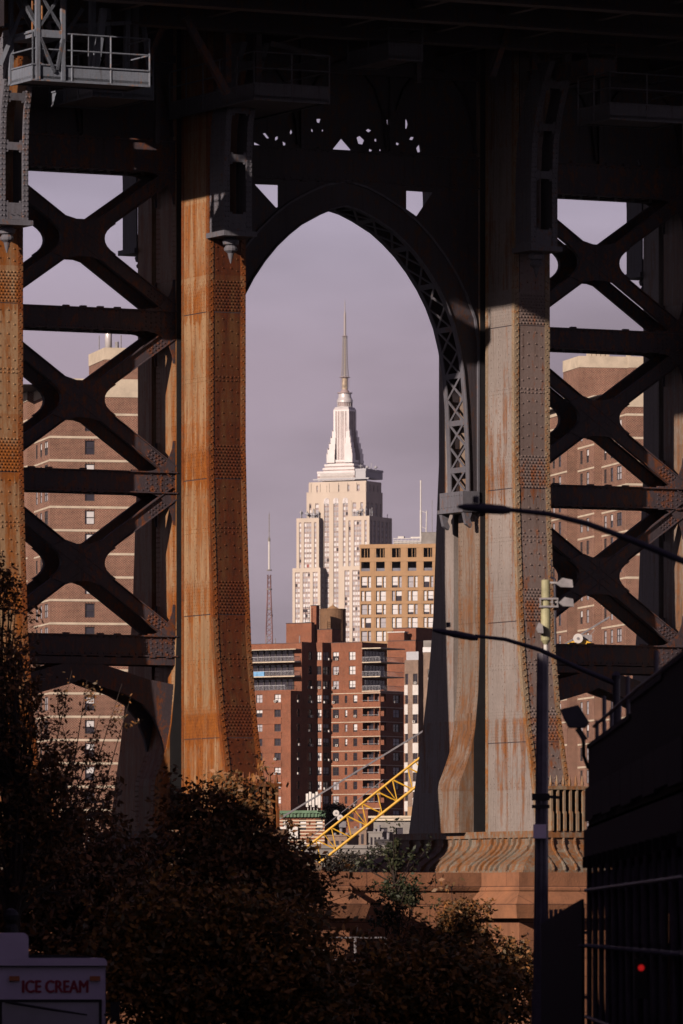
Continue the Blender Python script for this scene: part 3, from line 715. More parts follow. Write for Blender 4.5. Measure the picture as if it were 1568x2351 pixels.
# rockers: pierced posts hung in front of (and behind) every column
def rocker(i, t0, back=False):
    FW = [(39.3, 0), (42, 0.0), (43.5, 0.12), (44.6, 0.42), (45.6, 0.9), (46.6, 1.6)]
    zs = [39.3, 40.5, 42, 42.8, 43.5, 44.1, 44.6, 45.1, 45.6, 46.1, 46.6]
    rot = -1 if back else 1
    yof = 6.6 if back else 0
    Y = lambda y: yof-y if back else y
    x0, x1 = t0-.80, t0+.42
    o = lambda z: lerp(FW, z)
    mb = MB()
    def slab(xa, xb, ya, yb, z0, z1):            # ya/yb depth in front of the column at z
        ys = [Y(-o(z)+q) for z in (z0, z1) for q in (ya, yb)]
        if back: ys = [ys[1], ys[0], ys[3], ys[2]]
        mb.add([(xa,ys[0],z0),(xb,ys[0],z0),(xb,ys[1],z0),(xa,ys[1],z0),(xa,ys[2],z1),(xb,ys[2],z1),(xb,ys[3],z1),(xa,ys[3],z1)],
               [(0,3,2,1),(4,5,6,7),(0,1,5,4),(1,2,6,5),(2,3,7,6),(3,0,4,7)])
    for z0, z1 in zip(zs, zs[1:]):
        slab(x0, x0+.06, -1.32, -.1, z0, z1); slab(x1-.06, x1, -1.32, -.1, z0, z1)
        slab(x0+.0, x0+.25, -1.40, -1.33, z0, z1); slab(x1-.25, x1, -1.40, -1.33, z0, z1)
    for zz, h in ((39.35, .65), (42.05, .3), (43.95, .28), (45.6, .3)): 
        slab(x0+.2, x1-.2, -1.385, -1.335, zz, zz+h)
        for k in (-1, 1):                       # rounded corners of the openings
            xc = x0+.28 if k < 0 else x1-.28
            for q in range(1): slab(min(xc, xc-k*.09/(q+1)), max(xc, xc-k*.09/(q+1)), -1.38, -1.34, zz+h+.08*q, zz+h+.08*(q+1)); slab(min(xc, xc-k*.09/(q+1)), max(xc, xc-k*.09/(q+1)), -1.38, -1.34, zz-.08*(q+1), zz-.08*q)
    slab(x0-.12, x1+.12, -1.6, 0.0 if not back else -.02, 39.12, 39.32)
    if not back:
        z = 39.5
        while z < 46.4:
            yy = -1.40-o(z)
            for xx in (x0+.07, x0+.2, x1-.07, x1-.2): mb.rivet((xx, yy, z), (0, -1, 0), 0.05)
            for d in (.15, .35, .6, .85, 1.1): mb.rivet((x0, -o(z)-d, z+.05), (-1, 0, 0), 0.045)
            z += 0.2
        for k in range(3): mb.lathe((x0+.35+k*.26, -1.5), [(0.001, 39.6), (0.05, 39.61), (0.001, 39.62)], 6)
    r = tower.part('rocker_post', mb, 'rocker')
    q = MB(); yy = Y(-.75)
    q.lathe((t0-.2, yy), [(0.2, 39.12), (0.34, 39.0), (0.3, 38.85), (0.2, 38.8), (0.28, 38.68), (0.26, 38.6), (0.13, 38.5), (0.08, 38.3), (0.02, 38.1)], 12)
    tower.part('pendant', q, 'rocker', r, smooth=False)
for i, t0 in enumerate(COLT): rocker(i, t0); rocker(i, t0, True)

# ---- stone pier
pier = Thing(TF, 'stone_pier', (0, 3, 7), 'massive brown granite pier with stepped buttresses under the bridge tower columns', 'stone pier')
mb = MB()
def stepped(m, x0, x1, y0, y1, prot):
    P_ = [(6.2, 0.0), (11.9, 0.0), (12.2, 0.0), (12.205, .42*prot), (12.75, 0.55*prot), (13.3, 0.02), (13.31, .07), (13.4, .07), (13.5, 0), (14.04, 0)] if prot else [(6.2, 0), (13.3, 0), (13.31, .07), (13.45, .12), (14.04, .12)]
    m.loft([(z, x0-o, x1+o, y0-o*1.4, y1+o) for z, o in P_])
stepped(mb, -24, 28, -0.65, 9.6, 0)
pier.part('wall', mb, 'granite')
for x0, x1 in ((-22.0, -1.69), (5.91, 26)):
    mb = MB(); stepped(mb, x0, x1, -4.0, 11.6, 1)
    pier.part('buttress', mb, 'granite')
# railing in front of the pier
rl = MB()
for u0, u1, v in ((788, 895, 2162),):
    A, B = inv(745, 2157, -8), inv(885, 2160, -8)
    rl.bar((A[0], -8, 11.45), (B[0], -8, 11.45), .06, .06); rl.bar((A[0], -8, 10.6), (B[0], -8, 10.6), .05, .05)
    for k in range(3): x = A[0]+(B[0]-A[0])*k/2; rl.bar((x, -8, 7), (x, -8, 11.45), .07, .07)
solo(TF, 'railing', (1, -8, 7), rl, 'galv', 'thin pale pipe railing in front of the stone pier', 'railing')

# ---- deck overhead
deck = Thing(TF, 'bridge_deck', (0, 0, 48), 'dark steel bridge deck with floor beams and hangers passing overhead above the tower', 'bridge deck')
T0, T1 = -19.2, 24
mb = MB(); mb.box(T0, T1, -95, 24, 48.0, 50.0); mb.box(T0+.1, T1-.1, -95, 24, 50.2, 50.6)
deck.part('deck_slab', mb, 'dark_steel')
for k in range(17):
    y = -88+6*k
    if -3 < y < 8: continue
    mb = MB(); mb.box(-15.8, T1-1, y, y+.3, 46.9, 47.98); mb.box(-15.8, T1-1, y-.2, y+.5, 46.85, 46.95)
    deck.part('floor_beam', mb, 'dark_steel')
mb = MB(); mb.box(-18.6, -18.3, -7.8, -3.2, 45.95, 47.99); deck.part('added_shade_panel', mb, 'dark_steel')  # unseen panel added below the deck edge to shade the left column top
for t in (-12, -8, -2, 2, 6, 12, 16, 20):
    mb = MB(); mb.box(t, t+.3, -92, 23.5, 47.3, 47.96); deck.part('stringer', mb, 'dark_steel')
def hang(pts, w, mat, nm='hanger'):
    for (u0, v0, y0), (u1, v1, y1) in pts:
        m_ = MB(); a, b = inv(u0, v0, y0), inv(u1, v1, y1)
        m_.bar((a[0], y0, a[1]), (b[0], y1, b[1]), w, w)
        deck.part(nm, m_, mat)
hang([((238, 20, -7), (216, 180, -7))], 0.24, 'blue_steel')
hang([((212, 0, -6.5), (210, 178, -6.5))], 0.22, 'blue_steel')
hang([((248, 20, -4), (248, 160, -4))], 0.18, 'blue_steel')
hang([((292, 20, -4), (290, 160, -4))], 0.2, 'blue_steel')
hang([((310, 10, -4), (308, 160, -4))], 0.24, 'rocker')
hang([((390, 20, -3), (325, 170, -3))], 0.22, 'brace')
hang([((425, 40, -5), (522, 215, -5))], 0.26, 'brace')
hang([((522, 40, -3), (522, 190, -3)), ((592, 30, -3), (592, 190, -3)), ((905, 0, -4), (895, 140, -4)), ((1185, 0, -4), (1130, 175, -4)), ((1225, 20, -2), (1225, 160, -2)), ((1300, 0, -3), (1300, 170, -3))], 0.24, 'brace')
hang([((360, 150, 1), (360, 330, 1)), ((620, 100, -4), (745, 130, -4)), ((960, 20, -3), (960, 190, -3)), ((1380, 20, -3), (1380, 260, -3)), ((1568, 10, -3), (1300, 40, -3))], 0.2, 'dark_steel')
# small bearings and pipes under the deck
mb = MB()
for u, v, y in ((150, 40, -2), (155, 62, -1), (125, 25, -1)):
    a = inv(u, v, y); mb.box(a[0]-.6, a[0]+.6, y-.4, y+.6, a[1]-.35, a[1]+.35); mb.tube([(a[0]-.9, y-.5, a[1]-.5), (a[0]+.9, y-.5, a[1]-.5)], .16)
deck.part('bearing', mb, 'rocker')

for u0, v0, u1, v1, y in ((0, 150, 60, 0, -6), (40, 0, 118, 150, -5), (150, 0, 150, 95, -5), (170, 60, 300, 52, -4), (112, 140, 190, 20, -4.5), (5, 60, 120, 40, -4), (330, 60, 345, 175, -3)):
    hang([((u0, v0, y), (u1, v1, y-.3))], .15, 'blue_steel', 'bracing_bar')
for u, v in ((150, 70), (178, 66), (206, 72)):
    a = inv(u, v, -3.5); mb = MB(); mb.tube([(a[0]-.3, -3.5, a[1]), (a[0]+.3, -3.5, a[1])], .3, 14); mb.tube([(a[0]-.36, -3.5, a[1]), (a[0]+.36, -3.5, a[1])], .12, 10); deck.part('roller', mb, 'rocker')
def platform(cu, cv, y, ln, lt, label, mat='brace', fh=0.55, rh=1.25):
    t, z = inv(cu, cv, y)
    P = Thing(TF, 'maintenance_platform', (t, y, z), label, 'platform', 'maintenance platforms hung under the bridge deck')
    tr = MB()
    tr.box(t, t+lt, y, y+ln, z+.06, z+.16)
    for a in (t, t+lt-.06): tr.box(a, a+.06, y+.003, y+ln, z, z+fh)
    for b in (y, y+ln-.06): tr.box(t+.003, t+lt, b, b+.06, z, z+fh)
    for a in (t-.05, ): tr.box(a, a+.1, y-.04, y+ln, z+fh, z+fh+.05); tr.box(a, a+.1, y-.04, y+ln, z-.04, z+.02)
    tr.box(t-.05, t+lt, y-.06, y+.04, z+fh+.003, z+fh+.053); tr.box(t-.05, t+lt, y-.06, y+.04, z-.043, z+.017)
    P.part('tray', tr, mat)
    rr = MB(); hz = z+fh+rh
    for zz in (hz, z+fh+rh*.5):
        rr.tube([(t, y+ln, zz), (t, y, zz)], .03, 6); rr.tube([(t, y, zz), (t+lt, y, zz)], .03, 6)
        rr.tube([(t+lt, y, zz), (t+lt, y+ln, zz)], .03, 6)
    k = 0
    while k <= ln+.01: rr.tube([(t, y+k, z), (t, y+k, hz)], .035, 6); k += max(1.0, ln/max(1, round(ln/1.5)))
    k = 0
    while k <= lt+.01: rr.tube([(t+k, y, z), (t+k, y, hz)], .035, 6); k += lt/max(1, round(lt/1.6))
    rl_ = P.part('railing', rr, mat)
    return P, t, z
Pa, ta, za = platform(75, 182, -8, 2.0, 4.9, 'sunlit blue grey railed platform with ladder cage, at the top left corner', 'blue_steel')
# ladder cage over it
cg = MB(); x0, x1 = ta, ta+1.25; ya, yb = -8, -6
for x, y in ((x0-.0, yb), (x1, ya), (x1, yb), (x0+.2, ya)): cg.bar((x, y, za), (x, y, za+5), .16, .16)
cg.box(x0+.05, x1+.1, ya-.05, yb, za+1.62, za+1.9)
for s in (0, 1):
    cg.bar((x0-.2, yb+.3, za+4.6), (x0+.35, ya, za+1.8), .2, .12); cg.bar((x0+.3, ya-.02, za+1.6), (x0+.9, ya-.02, za+.3), .14, .1); cg.bar((x1, ya-.02, za+1.6), (x0+1, ya-.02, za+.4), .14, .1)
    cg.bar((x0+.2, ya, za+1.9), (x1, ya, za+3.4), .1, .1); cg.bar((x1, ya, za+1.9), (x0+.2, ya, za+3.4), .1, .1)
Pa.part('ladder_cage', cg, 'blue_steel')
ld = MB()
for x in (ta+.35, ta+.75): ld.tube([(x, -7.2, za+1.7), (x, -7.2, za+5)], .035, 6)
for k in range(9): ld.tube([(ta+.35, -7.2, za+1.9+.35*k), (ta+.75, -7.2, za+1.9+.35*k)], .025, 6)
Pa.part('ladder', ld, 'col_tan')
platform(213, 220, -3, 4.0, 2.6, 'small platform with grey lit fascia just under the top left railed platform', 'blue_steel', .5)
platform(583, 227, -5, 7.6, 3.3, 'long railed platform with a deep fascia, above the left of the arch', 'rocker', .6)
platform(892, 135, -5, 3.5, 1.5, 'dark railed platform high above the middle of the arch', 'rocker', .6)
platform(1350, 170, -5, 8.5, 1.3, 'dark railed platform above the sunlit grey column right of the arch', 'brace', .6)
platform(1400, 272, -6, 2.6, 3.4, 'dark railed platform hanging lowest at the top right corner', 'rocker', .6)

# ================================================================== BUILDINGS
BMESH = {}
def win_mesh(w, h, mull, kind):
    """frame mesh and pane mesh shared by all windows of a size"""
    key = (round(w, 2), round(h, 2), mull, kind)
    if key not in BMESH:
        f = MB(); t = 0.07
        f.box(0, w, 0.02, 0.12, 0, t); f.box(0, w, 0.02, 0.12, h-t, h); f.box(0, t, 0.02, 0.12, t, h-t); f.box(w-t, w, 0.02, 0.12, t, h-t)
        f.box(t, w-t, 0.0, 0.1, h*.5-.03, h*.5+.03)
        if mull: f.box(w/2-.035, w/2+.035, 0.01, 0.11, t, h-t)
        p = MB(); y = 0.09
        if kind == 'half':
            p.quad((0, y, h*.5), (w, y, h*.5), (w, y, h), (0, y, h), 1); p.quad((0, y, 0), (w, y, 0), (w, y, h*.5), (0, y, h*.5), 0)
        elif kind == 'blind': p.quad((0, y, 0), (w, y, 0), (w, y, h), (0, y, h), 1)
        elif kind == 'low': p.quad((0, y, h*.22), (w, y, h*.22), (w, y, h), (0, y, h), 1); p.quad((0, y, 0), (w, y, 0), (w, y, h*.22), (0, y, h*.22), 0)
        elif kind == 'grey': p.quad((0, y, 0), (w, y, 0), (w, y, h), (0, y, h), 2)
        else: p.quad((0, y, 0), (w, y, 0), (w, y, h), (0, y, h), 0)
        BMESH[key] = (f.mesh('window', 'frame_dark'), p.mesh('pane', ['glass_dark', 'blind', 'blind_grey']))
    return BMESH[key]
class Bld:
    """a building thing: collects walls, cuts real openings, and sets windows in them"""
    def __init__(s, fr, name, base, label, cat='building', group=None, limit=100):
        s.T = Thing(fr, name, base, label, cat, group); s.fr = fr; s.w = {}; s.n = 0; s.rest = MB(); s.limit = limit; s.ac = []
    def mb(s, mat, k=None): return s.w.setdefault((mat, k), MB())
    def wall(s, mat, p0, d, L, z0, z1, ops=(), depth=0.22):
        """p0: left end seen from outside, d: unit direction to the right; ops: (a0, a1, z0, z1)"""
        mb = s.mb(mat); n = (d[1], -d[0])
        P = lambda a, z, o=0: (p0[0]+d[0]*a-n[0]*o, p0[1]+d[1]*a-n[1]*o, z)
        xs = sorted({0, L, *[round(o[0], 4) for o in ops], *[round(o[1], 4) for o in ops]}); zs = sorted({z0, z1, *[round(o[2], 4) for o in ops], *[round(o[3], 4) for o in ops]})
        xs = [x for x in xs if -1e-6 <= x <= L+1e-6]; zs = [z for z in zs if z0-1e-6 <= z <= z1+1e-6]
        for zi, (za, zb) in enumerate(zip(zs, zs[1:])):
            start = None
            zm = (za+zb)/2; row = [o for o in ops if o[2] < zm < o[3]]
            for xa, xb in zip(xs, xs[1:]):
                xm = (xa+xb)/2; cut = any(o[0] < xm < o[1] for o in row)
                if not cut and start is None: start = xa
                if cut and start is not None: mb.quad(P(start, za), P(xa, za), P(xa, zb), P(start, zb)); start = None
            if start is not None: mb.quad(P(start, za), P(L, za), P(L, zb), P(start, zb))
        for a0, a1, b0, b1 in ops:
            mb.quad(P(a0, b0), P(a0, b0, depth), P(a0, b1, depth), P(a0, b1)); mb.quad(P(a1, b0, depth), P(a1, b0), P(a1, b1), P(a1, b1, depth))
            mb.quad(P(a0, b0), P(a1, b0), P(a1, b0, depth), P(a0, b0, depth)); mb.quad(P(a0, b1, depth), P(a1, b1, depth), P(a1, b1), P(a0, b1))
    def window(s, p0, d, a, z, w, h, kind='dark', mull=False, inset=0.12, ac=False):
        n = (d[1], -d[0]); fm, pm = win_mesh(w, h, mull, kind)
        x, y = p0[0]+d[0]*a-n[0]*inset, p0[1]+d[1]*a-n[1]*inset; rz = math.atan2(d[1], d[0])
        s.n += 1
        if s.n <= s.limit:
            o = s.T.inst('window', fm, (x, y, z), rz)
            c = bpy.data.objects.new('pane', pm); COL.objects.link(c); c.parent = o
        else:
            c_, s_ = math.cos(rz), math.sin(rz)
            for me, off in ((fm, 0), (pm, 1)):
                vs = [(x+c_*v.co.x-s_*v.co.y, y+s_*v.co.x+c_*v.co.y, z+v.co.z) for v in me.vertices]
                for f in me.polygons: s.rest.add([vs[i] for i in f.vertices], [tuple(range(len(f.vertices)))], f.material_index+off)
        if ac:
            m = MB(); b = 0.55
            q = lambda aa, oo, zz: (p0[0]+d[0]*aa+n[0]*oo, p0[1]+d[1]*aa+n[1]*oo, zz)
            a_ = a+random.choice((0.05, max(.06, w-b-.05)))
            vs = [q(a_, .3, z+.05), q(a_+b, .3, z+.05), q(a_+b, -.1, z+.05), q(a_, -.1, z+.05), q(a_, .3, z+.45), q(a_+b, .3, z+.45), q(a_+b, -.1, z+.45), q(a_, -.1, z+.45)]
            m.add(vs, [(0,3,2,1),(4,5,6,7),(0,1,5,4),(1,2,6,5),(2,3,7,6),(3,0,4,7)])
            vs = [q(a_+.1, .303, z+.12), q(a_+b-.1, .303, z+.12), q(a_+b-.1, .303, z+.38), q(a_+.1, .303, z+.38)]; m.add(vs, [(0, 1, 2, 3)], 1)
            s.T.part('air_conditioner', m, ['white', 'frame_dark'])
    def finish(s, names=None):
        for (mat, k), mb in s.w.items(): s.T.part((names or {}).get(mat, 'wall'), mb, mat)
        if s.rest.v: s.T.part('window', s.rest, ['frame_dark', 'glass_dark', 'blind', 'blind_grey'], kind='stuff')
def pick(): return random.choices(['dark', 'half', 'blind', 'grey', 'low'], [5, 2.5, 1, 1.2, .8])[0]

# ---- the two big brown brick slabs beyond the river (about 820 m away)
def slab(u_c, v_par, left_len, front_len, label, seedpen, limit=100, jog=False, front_cols=(), vband0=1485.0):
    fr = Frame((u_c-CU)/F*820, 820, R(12)); pitch = 2.70
    B = Bld(fr, 'brick_apartment_tower', (0, 0, 3), label, 'apartment tower', 'brown brick apartment towers beyond the river', limit)
    zt = ZC+(VH-v_par)/F*820
    zb0 = ZC+(VH-vband0)/F*820
    zb = sorted([zb0+pitch*k for k in range(-30, 40) if 4 < zb0+pitch*k < zt-1.5])
    d1, d2 = (1, 0), (0, -1)           # front face: to the right; left face seen from outside runs towards the camera
    # front face
    ops = []; wins = []
    for z in zb:
        for a in front_cols:
            ops.append((a, a+1.15, z-1.95, z-0.35)); wins.append((a, z-1.95))
    B.wall('brick_brown', (0, 0), d1, front_len, 3, zt, ops)
    for a, z in wins: B.window((0, 0), d1, a, z, 1.15, 1.6, random.choices(['half', 'dark', 'blind'], [5, 1, 1])[0], ac=random.random() < .12)
    for z in zb:
        for a in front_cols:            # balcony-like grille strip between windows
            m = B.mb('frame_dark', (z, a))
            for k in range(4): m.box(a+.05+k*.33, a+.09+k*.33, -.05, -.02, z-.32+.0, z-.12)
    # belt courses
    for z in zb:
        B.mb('cream', z).box(-.03, front_len, -.04, .1, z-.11, z+.15)
    # left face, in steps if jog
    segs = [(0, left_len)] if not jog else None
    steps = [(0, 11.5, 0.0), (11.5, 19.5, -0.9), (19.5, 28, -2.2), (28, left_len, -3.2)] if jog else [(0, left_len*.45, 0.0), (left_len*.45, left_len, -0.8)]
    for (s0, s1, x) in steps:
        p0 = (x, s1); L = s1-s0; ops = []; wins = []
        a = 1.2; k = 0
        while a < L-2.6:
            w = 2.2 if k % 3 == 2 else 1.15
            for z in zb: ops.append((a, a+w, z-1.95, z-0.35)); wins.append((a, z-1.95, w))
            a += w+1.9; k += 1
        B.wall('brick_brown', p0, d2, L, 3, zt, ops, .06)
        wins.sort(key=lambda q: -q[1])
        for a, z, w in wins: B.window(p0, d2, a, z, w, 1.6, random.choices(['grey', 'dark', 'half'], [4, 4, 2])[0], w > 1.5, -.01)
        for z in zb:
            B.mb('cream', z).box(x-.04, x+.1, s0+.02, s1+.03, z-.09, z+.11)
        if x < 0: B.wall('brick_brown', (x, s0), (1, 0), 3.5, 3, zt)
        # parapet
        B.mb('cream').box(x-.08, x+.5, s0+.003, s1, zt-1.7+.4*(s0 > 15), zt+.25+.35*(s0 > 15))
    B.mb('cream').box(-.08, front_len, -.08, .5, zt-1.9, zt+.2)
    B.mb('dark_roof').box(-3, front_len, .4, left_len, zt-.6, zt-.5)
    B.wall('brick_brown', (front_len, 0), (0, 1), left_len, 3, zt)
    return B, fr, zt, zb
B, fr, zt, zb = slab(114, 872, 24, 19.5, 'brown brick apartment tower with a rooftop chimney block, seen through the left bracing', 0, front_cols=(4.15, 14.5))
# penthouse with stainless flue
t, z = fr.inv(246, 800, 6); t0, _ = fr.inv(212, 800, 10)
P0 = fr.inv(240, 798, 5.5)
x0 = P0[0]; zt2 = P0[1]
B.wall('brick_brown', (x0, 5.5), (1, 0), 9, zt-.5, zt2-1.4); B.wall('brick_brown', (x0, 16), (0, -1), 10.5, zt-.5, zt2-1.4)
B.mb('cream').box(x0-.06, x0+9, 5.44, 16, zt2-1.4, zt2)
pf = fr.inv(249, 765, 8)
m = MB(); m.tube([(pf[0], 8, zt2-.2), (pf[0], 8, zt2+3.2)], .42, 14); B.T.part('flue', m, 'alum', smooth=True)
m = MB(); m.tube([(pf[0]+1.0, 8, zt2), (pf[0]+1.0, 8, zt2+.9)], .24, 10); m.tube([(pf[0]-1.1, 8, zt2), (pf[0]-1.1, 8, zt2+1.6)], .06, 5); m.tube([(pf[0]+1.5, 8, zt2), (pf[0]+1.5, 8, zt2+1.7)], .07, 5); B.T.part('roof_vent', m, 'galv')
B.finish({'cream': 'belt_course', 'dark_roof': 'roof', 'frame_dark': 'window_grille'})
B, fr, zt, zb = slab(1437, 896, 41, 22, 'stepped brown brick apartment tower with wide cream capped penthouse, behind the right bracing', 0, 100, True, (), 1487.0)
p = fr.inv(1330, 818, 19); x0, zt2 = p
B.wall('brick_brown', (x0, 19), (1, 0), 12, zt-.5, zt2-1.3); B.wall('brick_brown', (x0, 27), (0, -1), 8, zt-.5, zt2-1.3)
B.mb('cream').box(x0-.06, x0+5.9, 18.94, 27, zt2-1.3, zt2+.05); B.mb('cream').box(x0-.05, x0+12, 18.955, 19.3, zt2-5.7, zt2-4.9)
B.wall('brick_brown', (x0+5.9, 18.2), (1, 0), 6, zt-.5, zt2-1.3); B.wall('brick_brown', (x0+5.9, 19), (0, -1), .8, zt-.5, zt2-1.3)
B.mb('cream').box(x0+5.85, x0+12, 18.14, 27, zt2-1.3, zt2+.02)
m = MB()
for k in range(8): m.box(x0+8.0, x0+10.4, 18.1, 18.3, zt2-3.4+k*.24, zt2-3.28+k*.24)
m.box(x0+7.9, x0+10.5, 18.16, 18.19, zt2-3.5, zt2-1.45)
B.T.part('louvre', m, 'blind_grey')
m = MB()
for k in range(5): m.box(x0+1.5+k*.55, x0+1.98+k*.55, 21, 21.6, zt2, zt2+.8)
m.box(x0+6.3, x0+6.8, 21, 21.4, zt2, zt2+.9)
B.T.part('roof_vent', m, 'cream')
B.finish({'cream': 'belt_course', 'dark_roof': 'roof'})

# ---- middle red brick complex (1330 m)
YC = 1330
fr = Frame((873-CU)/F*YC, YC, R(-34))
B = Bld(fr, 'brick_apartment_block', (0, 0, 3), 'zigzag red brick apartment block with balconies and air conditioners inside the arch', 'apartment block')
X = lambda x: (x*.2776-308.3)/10.1                                 # zoomed photo x to distance along the lit faces
zc = lambda k: 62.4-2.715*k
ROOF = ZC+(VH-1473)/F*YC
E1, E2 = (1, 0), (0, 1)
NF = 21
def rows(k0, k1): return range(k0, k1)
# central lit face
ops, wn_ = [], []
def put(a, k, w, h=1.5, kind=None, mull=False, ac=0.3):
    z = zc(k)-h/2; ops.append((a, a+w, z, z+h)); wn_.append((a, z, w, h, kind or pick(), mull, random.random() < ac))
def flush(mat, p0, d, L, z0, z1):
    global ops, wn_
    B.wall(mat, p0, d, L, z0, z1, ops)
    for a, z, w, h, kd, mu, ac in wn_: B.window(p0, d, a, z, w, h, kd, mu, ac=ac)
    ops, wn_ = [], []
A0 = -11.2
for k in rows(0, NF):
    put(X(718)-A0, k, 1.4, 1.6, None, True, .6)
    if k < 3: put(X(853)-A0, k, 1.45, 1.6, random.choice(['blind', 'half', 'low']), True, .15)
    else: put(X(818)-A0, k, .55, 1.4, None, False, 0); put(X(888)-A0, k, .9, 1.5, None, False, .1)
    if k >= 3:                                   # open balconies behind brick parapets
        z = zc(k); ops.append((X(966)-A0, 11.0, z-.55, z+.95))
sb = zc(2)-1.3
B.wall('brick_red', (A0, 0), E1, 11.2, 3, sb, [o for o in ops if o[3] < sb]); B.wall('brick_red', (A0, 0), E1, 7.1, sb, ROOF-.02, [o for o in ops if o[2] > sb])
for a, z, w, h, kd, mu, ac in wn_: B.window((A0, 0), E1, a, z, w, h, kd, mu, ac=ac)
ops, wn_ = [], []
B.mb('dark_roof').box(-4.1, 0, .05, 8, sb-.1, sb-.02)
# the recessed back wall and floors of the balconies
B.mb('brick_red').box(-4.0, -.16, 1.5, 1.6, 3, ROOF-9)
for k in rows(3, NF):
    z = zc(k); B.mb('cream', k).box(A0, 0.06, -.06, .25, z+1.02, z+1.14)
    B.mb('cream', k).box(-.2, .07, -.055, 8.0, z+1.023, z+1.143)
    B.mb('balcony', k).box(-4.1, -.2, -.02, .03, z-.35, z-.3)
    B.mb('glass_dark', k).box(-3.6, -2.5, 1.44, 1.5, z-.6, z+.8); B.mb('blind_grey', k).box(-2.2, -1.4, 1.44, 1.49, z-.6, z+.8)
# balcony side: dark face
for k in rows(3, NF):
    z = zc(k); ops.append((.15, 2.0, z-.55, z+.95))
    put(4.4, k, 2.3, 1.5, None, True, .25)
flush('brick_red', (0, 0), E2, 8.0, 3, zc(2)-1.3)
B.mb('brick_red').box(-1.6, -1.5, .25, 2.1, 3, ROOF-9)
# top three storeys on the right: set back, with slabs and railings
sb = zc(2)-1.3
for k in range(3):
    ops.append((0.6, 7.4, zc(k)-1.0, zc(k)+1.0))
flush('brick_red', (-4.1, .0), E2, 8.5, sb, ROOF-.02)
for k in range(3):
    z = zc(k)
    B.mb('cream', k).box(-4.1, .02 if k else .2, -.1, 8.2, z-1.38, z-1.2)
    B.mb('balcony', k).box(-4.1, 0.0, -.06, -.02, z-.32, z-.26); B.mb('balcony', k).box(-.04, 0.0, -.06, 8, z-.32, z-.26)
    for q in range(13): B.mb('balcony', k).box(-4.05+q*.33, -4.0+q*.33, -.06, -.03, z-1.2, z-.3)
    for q in range(26): B.mb('balcony', k).box(-.04, -.01, -.04+q*.31, .0+q*.31, z-1.2, z-.3)
    B.mb('glass_dark', k).box(-4.06, -4.0, .6, 7.4, z-1.1, z+.9)
    for q in range(6): B.mb('blind_grey', k).box(-4.02, -3.97, 1+q*1.1, 1.25+q*1.1, z-1.1, z+.9)
B.mb('cream').box(-4.1, .2, -.15, 8.2, zc(0)+1.25, zc(0)+1.45)
# stair: K3 -> K2 (dark side), K2 -> K1 (narrow lit), K1 -> K0 (dark side), K0 left (lit wing)
for k in rows(0, NF): put(.35, k, 2.1, 1.6, None, True, .5)
flush('brick_red', (A0, -2.9), E2, 2.9, 3, ROOF-.01)
for k in rows(0, NF): put(.15, k, 1.05, 1.6, random.choice(['blind', 'low', 'half', 'dark']), True, .1)
flush('brick_red', (-12.6, -2.9), E1, 1.4, 3, ROOF-.015)
for k in rows(0, NF):
    put(5.7, k, 1.5, 1.6, 'dark', True, .6)
    if k >= 3: put(2.0, k, 1.0, 1.5, 'dark', False, .5)
p0 = (-12.6, -11.4); L = 8.5; zl = zc(2)-1.3
B.wall('brick_red', p0, E2, L, 3, zl, [o for o in ops if o[3] < zl]); B.wall('brick_red', (p0[0], p0[1]+3.7), E2, L-3.7, zl, ROOF-.02, [(o[0]-3.7, o[1]-3.7, o[2], o[3]) for o in ops if o[3] > zl])
for a, z, w, h, kd, mu, ac in wn_: B.window(p0, E2, a, z, w, h, kd, mu, ac=ac)
ops, wn_ = [], []
for k in rows(3, NF):
    put(14-3.7, k, 1.45, 1.55, None, True, .3); put(14-7.9, k, 1.45, 1.55, None, True, .3)
flush('brick_red', (-26.6, -11.4), E1, 14.0, 3, zl)
for k in rows(3, NF): B.mb('brick_red').box(-22.5, -14.6, -11.5, -11.35, zc(k)-2.1, zc(k)-.9)
B.mb('brick_red').box(-26.6, -12.65, -7.7, -7.5, zl, zc(0)-1.3) if False else None
B.wall('brick_red', (-26.6, -7.7), E1, 14.0, zl, ROOF-.25, [(0.5, 12.3, zc(k)-1.0, zc(k)+1.0) for k in range(3)])
B.mb('dark_roof').box(-26.5, -12.7, -11.3, 8, zl-.3, zl-.02)
for k in range(3):
    z = zc(k); yf = -9.9 if k < 2 else -11.3; xe = -12.9 if k < 2 else -13.9
    B.mb('glass_dark', k).box(-26, -14, -7.5, -7.4, z-1, z+1)
    for q in range(9): B.mb('frame_dark', k).box(-25.5+q*1.35, -25.3+q*1.35, -7.66, -7.5, z-1, z+1)
    if k < 2: B.mb('cream', k).box(-26.6, -12.7, yf-.1, -7.72, z-1.35, z-1.15)
    B.mb('balcony', k).box(-26.6, xe, yf-.06, yf-.02, z-.3, z-.22); B.mb('balcony', k).box(xe-.04, xe, yf-.06, -7.8, z-.3, z-.22)
    for q in range(44): B.mb('balcony', k).box(-26.5+q*.31, -26.45+q*.31, yf-.05, yf-.02, z-1.15, z-.3) if -26.5+q*.31 < xe else None
    for q in range(7): B.mb('balcony', k).box(xe-.04, xe-.01, yf+q*.31, yf+.05+q*.31, z-1.15, z-.3)
B.mb('blue_cloth').box(-24, -19.6, -10.02, -9.99, zc(1)-1.15, zc(1)-.28)
B.mb('cream').box(-26.6, -12.7, -9.6, -7.72, zc(0)+1.05, zc(0)+1.2)
